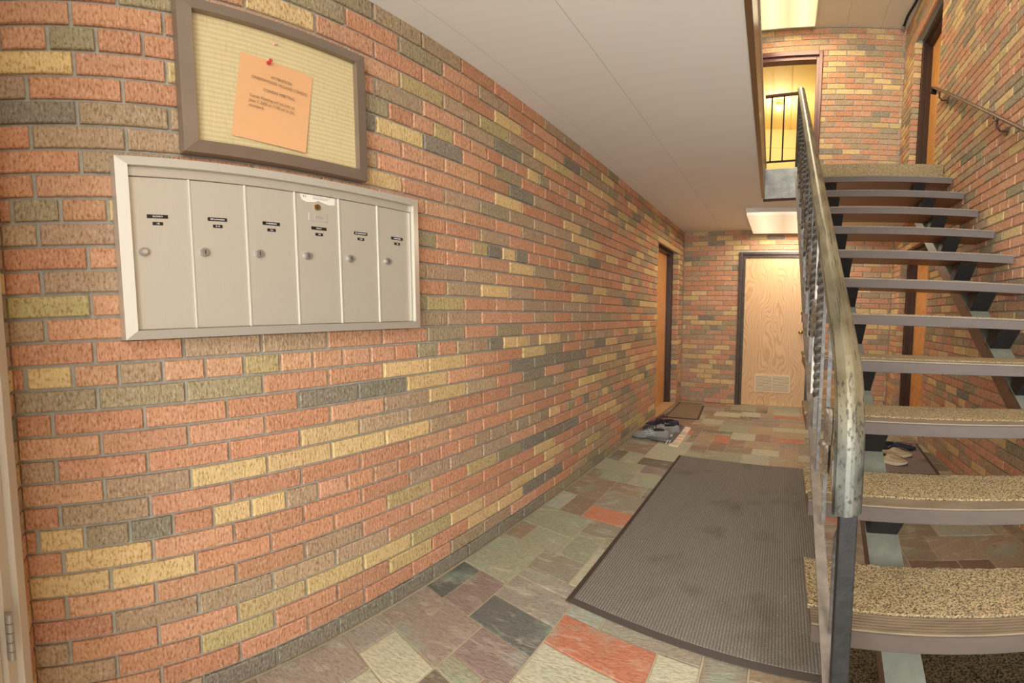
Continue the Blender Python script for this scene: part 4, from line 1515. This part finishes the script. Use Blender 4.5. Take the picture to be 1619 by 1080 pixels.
# ------------------------------------------------------------------ ceiling lights
def wrap_light(name, x0, x1, y0, y1, zc, hgt, lab, strength, colr, skew, watts, lampcol):
    e = empty(name, ((x0 + x1) / 2, (y0 + y1) / 2, zc), lab, 'ceiling light')
    def pr(m, i, z0, z1):
        sk = lambda x, y: y - skew * (x - x0)
        m.prism([(x0 + i, sk(x0 + i, y0 + i)), (x1 - i, sk(x1 - i, y0 + i)), (x1 - i, sk(x1 - i, y1 - i)), (x0 + i, sk(x0 + i, y1 - i))], z0, z1)
        return m
    built(pr(MB(), 0, zc - hgt * 0.62, zc - 0.0005), 'housing', M_METALW, e)
    m_, nt, b = newmat('glowing_diffuser')
    wv = nt.nodes.new('ShaderNodeTexWave')
    wv.bands_direction = 'X'
    wv.inputs['Scale'].default_value = 1.0
    sp_ = nt.nodes.new('ShaderNodeSeparateXYZ')
    nt.links.new(nt.nodes.new('ShaderNodeNewGeometry').outputs['Position'], sp_.inputs[0])
    # two tubes glowing through the lens
    mt = N(nt, 'ShaderNodeMapRange')
    nt.links.new(sp_.outputs[0], mt.inputs[0])
    mt.inputs[1].default_value, mt.inputs[2].default_value = x0, x1
    c = ramp(nt, mt.outputs[0], [(0.0, 0.55), (0.22, 1.0), (0.5, 0.5), (0.78, 1.0), (1.0, 0.5)])
    mu = N(nt, 'ShaderNodeMath', operation='MULTIPLY')
    nt.links.new(c, mu.inputs[0])
    mu.inputs[1].default_value = strength
    nt.links.new(mu.outputs[0], b.inputs['Emission Strength'])
    b.inputs['Emission Color'].default_value = (*colr, 1)
    b.inputs['Base Color'].default_value = (0.8, 0.76, 0.66, 1)
    nt.nodes.remove(wv)
    built(pr(MB(), 0.010, zc - hgt, zc - hgt * 0.62), 'diffuser', m_, e)
    lp = area_light(name + '_lamp', ((x0 + x1) / 2, (y0 + y1) / 2, zc - hgt - 0.012), (0, 0, 0), (x1 - x0) * 0.9, (y1 - y0) * 0.85, watts, lampcol)
    return e
wrap_light('fluorescent_light', 0.715, 1.32, 4.02, 4.90, CEIL, 0.075, 'boxy glowing fluorescent ceiling light near the pale oak door', 1.15, (1.0, 0.80, 0.54), 0.16, 24, (1.0, 0.88, 0.72))
wrap_light('fluorescent_light', 0.72, 1.235, 3.10, 4.90, TOP, 0.075, 'large glowing fluorescent light on the high stairwell ceiling', 1.45, (1.0, 0.88, 0.42), 0.18, 34, (1.0, 0.84, 0.58))
# conduit in the upper right corner
cb = MB()
q = [(2.035, 4.72, TOP - 0.02), (2.03, 4.55, TOP - 0.02), (2.045, 4.35, TOP - 0.03), (2.06, 4.1, TOP - 0.02), (2.065, 3.4, TOP - 0.02), (2.065, 2.6, TOP - 0.02)]
cb.tube(q, 0.012, 8)
tc = empty('cable_conduit', (2.04, 4.7, TOP - 0.05), 'black cable conduit along the high ceiling in the corner by the upper door', 'cable')
built(cb, 'cable', M_DARKIN, tc)
built(MB().cyl((2.035, 4.715, TOP - 0.05), (0, 0, 1), 0.020, 0.045, 16), 'connector', M_HINGE, tc)

# ------------------------------------------------------------------ mats
def mat_thing(name, lab, P, zt, mat, rim, rimmat, ribs=None, z0=0.002):
    """P: four floor corners ccw"""
    e = empty(name, (sum(p[0] for p in P) / 4, sum(p[1] for p in P) / 4, 0), lab, 'mat')
    c_ = Vector((sum(p[0] for p in P) / 4, sum(p[1] for p in P) / 4))
    ins = []
    for k in range(4):
        p, a, b2 = Vector(P[k]), Vector(P[k - 1]), Vector(P[(k + 1) % 4])
        d1_, d2_ = (a - p).normalized(), (b2 - p).normalized()
        s_ = abs(d1_.x * d2_.y - d1_.y * d2_.x)
        ins.append(p + (d1_ + d2_) * rim / s_)
    vs, fs = [], []
    for k in range(4):
        q = (k + 1) % 4
        n0 = len(vs)
        vs += [(*P[k], z0), (*P[q], z0), (*ins[q], z0), (*ins[k], z0), (*P[k], z0 + 0.003), (*P[q], z0 + 0.003), (*ins[q], zt * 0.8), (*ins[k], zt * 0.8)]
        fs += [tuple(n0 + i for i in f) for f in [(0, 3, 2, 1), (4, 5, 6, 7), (0, 1, 5, 4), (1, 2, 6, 5), (2, 3, 7, 6), (3, 0, 4, 7)]]
    built(MB().add(vs, fs), 'rubber_edge', rimmat, e)
    m = MB()
    m.prism([tuple(p) for p in ins], z0, zt)
    built(m, 'pile', mat, e)
    return e, ins


bm_, ins = mat_thing('entrance_mat', 'long dark grey ribbed entrance mat beside the staircase', [(0.428, 1.345), (1.200, 1.138), (1.262, 2.868), (0.424, 3.062)], 0.013, M_MAT, 0.022, M_RUBBER)
mat_thing('door_mat', 'small brown door mat at the recessed orange door', [(0.046, 4.215), (0.361, 4.190), (0.303, 4.86), (0.019, 5.02)], 0.010, M_MATB, 0.018, M_RUBBER)
mat_thing('door_mat', 'grey brown door mat under the stairs with tan shoes on it', [(1.46, 2.86), (1.985, 2.690), (2.050, 3.45), (1.49, 3.62)], 0.009, M_MATR, 0.02, M_RUBBER)
mat_thing('floor_mat', 'olive brown mat on the floor beneath the lowest steps', [(1.22, 0.45), (2.0, 0.25), (2.0, 1.25), (1.22, 1.45)], 0.010, M_MATO, 0.02, M_RUBBER)
# lint and pebbles lying on the big mat
rr = random.Random(9)
m = MB()
for k in range(14):
    x, y = rr.uniform(0.47, 1.16), rr.uniform(1.4, 2.8)
    r_ = rr.uniform(0.0010, 0.0018)
    m.sphere((x, y, 0.0135 + r_ * 0.4), r_, 6, 4, (1.4, 1, 0.6))
m.build('floor_debris', simple('pale_crumbs', rgb(226, 216, 196), 0.8), label='pale crumbs and lint scattered on the long entrance mat', cat='debris', kind='stuff')

# ------------------------------------------------------------------ shoes
def shoe(name, lab, grp, pos_, heading, L, wd3, hgt, mats, style):
    """toe towards +x local; heading rotates about z"""
    e = empty(name, pos_, lab, 'shoe', grp)
    e.rotation_euler = (0, 0, heading)
    upM, soM, laM, liM, stM = mats
    # stations: s (0 heel..1 toe), half width, top height, bottom
    st = [(0.00, 0.16, 0.55), (0.03, 0.27, 0.78), (0.10, 0.34, 0.98), (0.20, 0.37, 1.0), (0.30, 0.37, 0.92), (0.40, 0.38, 0.90), (0.50, 0.41, 0.84), (0.60, 0.46, 0.70), (0.70, 0.50, 0.56), (0.80, 0.50, 0.46), (0.90, 0.42, 0.40), (0.97, 0.26, 0.32), (1.0, 0.12, 0.24)]
    if style == 'moc': st = [(a, b2, c2 * (0.86 if a < 0.5 else 1.02)) for a, b2, c2 in st]
    n = 18
    rings, inner = [], []
    sole_h = 0.26 * hgt
    for s_, hw, ht in st:
        x = (s_ - 0.5) * L
        ring = []
        off = 0.06 * wd3 * math.sin(math.pi * s_)
        for k in range(n):
            a = 2 * math.pi * k / n
            yy_ = math.copysign(abs(math.cos(a)) ** 0.8, math.cos(a)) * hw * wd3
            zz_ = math.sin(a)
            top = ht * hgt
            if zz_ >= 0: z = sole_h * 0.7 + (top - sole_h * 0.7) * zz_ ** 0.75
            else: z = sole_h * 0.7 + zz_ * sole_h * 0.4
            # collar opening: dish the top between heel and instep
            if 0.06 < s_ < 0.46 and zz_ > 0.86: z -= 0.34 * hgt * (1 - ((s_ - 0.25) / 0.22) ** 2 * 0.9)
            ring.append((x, yy_ + off, z))
        rings.append(ring)
    up = MB().loft(rings, True, True)
    uo = up.build('upper', upM, e)
    sm = uo.modifiers.new('sub', 'SUBSURF')
    sm.levels = sm.render_levels = 1
    # sole
    out = []
    for s_, hw, ht in st:
        out.append(((s_ - 0.5) * L, hw * wd3 * 1.06, 0.06 * wd3 * math.sin(math.pi * s_)))
    poly = [(x + (-0.004 if i == 0 else 0.004 if i == len(out) - 1 else 0), -w_ + o_) for i, (x, w_, o_) in enumerate(out)] + [(x + (-0.004 if i == 0 else 0.004 if i == len(out) - 1 else 0), w_ + o_) for i, (x, w_, o_) in reversed(list(enumerate(out)))]
    m = MB()
    r0 = [(x, y, 0.0015 + (0.10 * hgt * max(0, (x / L + 0.5) - 0.85) / 0.15)) for x, y in poly]
    r1 = [(x * 1.01, y * 1.03, sole_h * 0.6 + (0.06 * hgt * max(0, (x / L + 0.5) - 0.85) / 0.15)) for x, y in poly]
    r2 = [(x * 0.99, y * 0.98, sole_h) for x, y in poly]
    m.loft([r0, r1, r2], True, False)
    m.build('sole', soM, e)
    # lining of the opening
    li = MB()
    li.sphere(((0.26 - 0.5) * L, 0.04 * wd3, hgt * 0.66), 1, 14, 8, (0.17 * L, 0.27 * wd3, 0.17 * hgt))
    li.build('lining', liM, e)
    # laces / stitching
    la = MB()
    if style == 'run':
        for k in range(5):
            s_ = 0.44 + 0.055 * k
            x = (s_ - 0.5) * L
            zt2 = hgt * (0.93 - 0.07 * k * 1.25)
            la.tube([(x, -0.16 * wd3, zt2 - 0.02 * hgt), (x + 0.006, 0.03 * wd3, zt2 + 0.035), (x, 0.24 * wd3, zt2 - 0.02 * hgt)], 0.0032, 6)
        la.tube([((0.43 - 0.5) * L, 0, hgt * 0.98), ((0.38 - 0.5) * L, -0.3 * wd3, hgt * 1.0), ((0.42 - 0.5) * L, -0.42 * wd3, hgt * 0.7)], 0.0028, 6)
        la.tube([((0.43 - 0.5) * L, 0, hgt * 0.98), ((0.40 - 0.5) * L, 0.3 * wd3, hgt * 1.02), ((0.34 - 0.5) * L, 0.45 * wd3, hgt * 0.8)], 0.0028, 6)
        la.build('laces', laM, e)
        for sd_ in (-1, 1):
            sp_ = MB()
            yw = lambda s_: sd_ * 0.405 * wd3 + 0.05 * wd3
            for (a0, z0_, a1, z1_) in ((0.30, 0.34, 0.46, 0.78), (0.38, 0.32, 0.56, 0.66), (0.28, 0.62, 0.58, 0.36), (0.34, 0.74, 0.62, 0.50)):
                sp_.tube([((a0 - 0.5) * L, yw(a0), z0_ * hgt), (((a0 + a1) / 2 - 0.5) * L, yw(a0) + sd_ * 0.012, (z0_ + z1_) / 2 * hgt), ((a1 - 0.5) * L, yw(a1), z1_ * hgt)], 0.0026, 5)
            if stM: sp_.build('side_stripes', stM, e)
    else:
        ring = []
        for k in range(20):
            a = math.pi * (-0.1 + 1.2 * k / 19) - math.pi / 2
            ring.append(((0.66 - 0.5) * L + 0.24 * L * math.cos(a), 0.33 * wd3 * math.sin(a) + 0.05 * wd3, hgt * (0.60 - 0.14 * math.cos(a)) + 0.006))
        la.tube(ring, 0.0022, 5)
        la.tube([((0.40 - 0.5) * L, -0.2 * wd3, hgt * 0.86), ((0.42 - 0.5) * L, 0.04 * wd3, hgt * 0.93), ((0.40 - 0.5) * L, 0.28 * wd3, hgt * 0.84)], 0.003, 6)
        la.build('seam_and_lace', laM, e)
    return e


TZ = 0.012
g1 = (M_GREYSHOE, M_GREYSOLE, M_LACE, M_DARKIN, M_STRIPE)
shoe('running_shoe', 'nearest grey running shoe on the tray, pale crossed side stripes, toe to the wall', 'running shoes on the tray', (0.125, 3.46, TZ), math.radians(180 - 10), 0.30, 0.10, 0.115, g1, 'run')
shoe('running_shoe', 'second grey running shoe on the tray, behind the nearest one', 'running shoes on the tray', (0.165, 3.64, TZ), math.radians(180 - 8), 0.29, 0.10, 0.110, g1, 'run')
shoe('running_shoe', 'farthest dark purple running shoe with black laces on the tray', 'running shoes on the tray', (0.130, 3.80, TZ), math.radians(180 - 6), 0.28, 0.10, 0.115, (M_PURPLE, M_GREYSOLE, M_LACE, M_DARKIN, None), 'run')
shoe('moccasin', 'nearest tan moccasin shoe on the mat under the stairs', 'tan moccasins', (1.735, 3.00, 0.0105), math.radians(-38), 0.25, 0.098, 0.085, (M_TAN, M_SOLE, simple('brown_stitching', rgb(150, 128, 92), 0.8), M_DARKIN, None), 'moc')
shoe('moccasin', 'tan moccasin shoe behind the nearest one under the stairs', 'tan moccasins', (1.80, 3.16, 0.0105), math.radians(-28), 0.25, 0.098, 0.085, (M_TAN, M_SOLE, simple('brown_stitching_2', rgb(150, 128, 92), 0.8), M_DARKIN, None), 'moc')
shoe('slip_on_shoe', 'black and navy slip on shoe behind the tan moccasins', None, (1.86, 3.32, 0.0105), math.radians(-20), 0.27, 0.10, 0.075, (M_NAVY, M_DARKIN, M_LACE, M_DARKIN, None), 'moc')

# shoe tray with a grey rim
ty0, ty1 = 3.345, 4.00
TP = [(0.012, ty0 + 0.12), (0.300, ty0), (0.290, ty1 - 0.16), (0.012, ty1)]
tray = empty('shoe_tray', (0.15, 3.67, 0), 'dark grey rimmed shoe tray lined with cream paper beside the left wall', 'tray')
rim = [Vector((x, y, 0.020)) for x, y in TP]
pts = []
for k in range(4):
    a, b2 = rim[k], rim[(k + 1) % 4]
    pts += [a.lerp(b2, t) for t in (0.04, 0.5, 0.96)]
for p, q in zip(pts, range(12)):
    pass
built(MB().tube(pts, 0.016, 8, closed=True), 'padded_rim', M_TRAY, tray)
m = MB()
m.prism([(x * 0.9 + 0.015, 3.67 + (y - 3.67) * 0.95) for x, y in TP], 0.003, 0.0115)
built(m, 'base', simple('cream_floral_paper', rgb(232, 216, 184), 0.85, nscale=40, namp=0.14), tray)
m = MB()
for dx in (0.0, 0.018):
    m.tube([(0.285 + dx, ty0 - 0.004, 0.034), (0.283 + dx, ty0 - 0.020, 0.026), (0.276 + dx, ty0 - 0.028, 0.006)], 0.0022, 6)
built(m, 'drawstring', M_WHITE, tray)
# printed leaflet beside the tray
lf_ = [(0.318, 3.25), (0.372, 3.262), (0.395, 3.80), (0.312, 3.84)]
def leaflet():
    P = [(0.236, 3.29), (0.335, 3.265), (0.352, 3.86), (0.255, 3.90)]
    P = [(0.300, 3.290), (0.372, 3.262), (0.352, 3.870), (0.300, 3.90)]
    o = MB().prism(P, 0.001, 0.0025).build('leaflet', simple('leaflet_paper', rgb(236, 218, 186), 0.8), label='pale printed leaflet lying on the slate floor beside the shoe tray', cat='leaflet')
    def L2(u, v): # u across 0..1, v along 0..1
        a = Vector(P[0]).lerp(Vector(P[1]), u)
        b2 = Vector(P[3]).lerp(Vector(P[2]), u)
        return a.lerp(b2, v)
    cols = [(0.05, 0.22, rgb(206, 190, 160)), (0.25, 0.29, rgb(186, 190, 182)), (0.31, 0.35, rgb(236, 150, 110)), (0.40, 0.43, rgb(180, 186, 176)), (0.45, 0.49, rgb(236, 150, 110)), (0.55, 0.74, rgb(190, 184, 168)), (0.78, 0.95, rgb(238, 198, 172))]
    for k, (v0, v1, c_) in enumerate(cols):
        m = MB()
        ps = [L2(0.08, v0), L2(0.92, v0), L2(0.92, v1), L2(0.08, v1)]
        m.prism([tuple(p) for p in ps], 0.0025, 0.0027)
        m.build('printed_block', simple('print_%d' % k, c_, 0.8, nscale=300, namp=0.12), o)
leaflet()
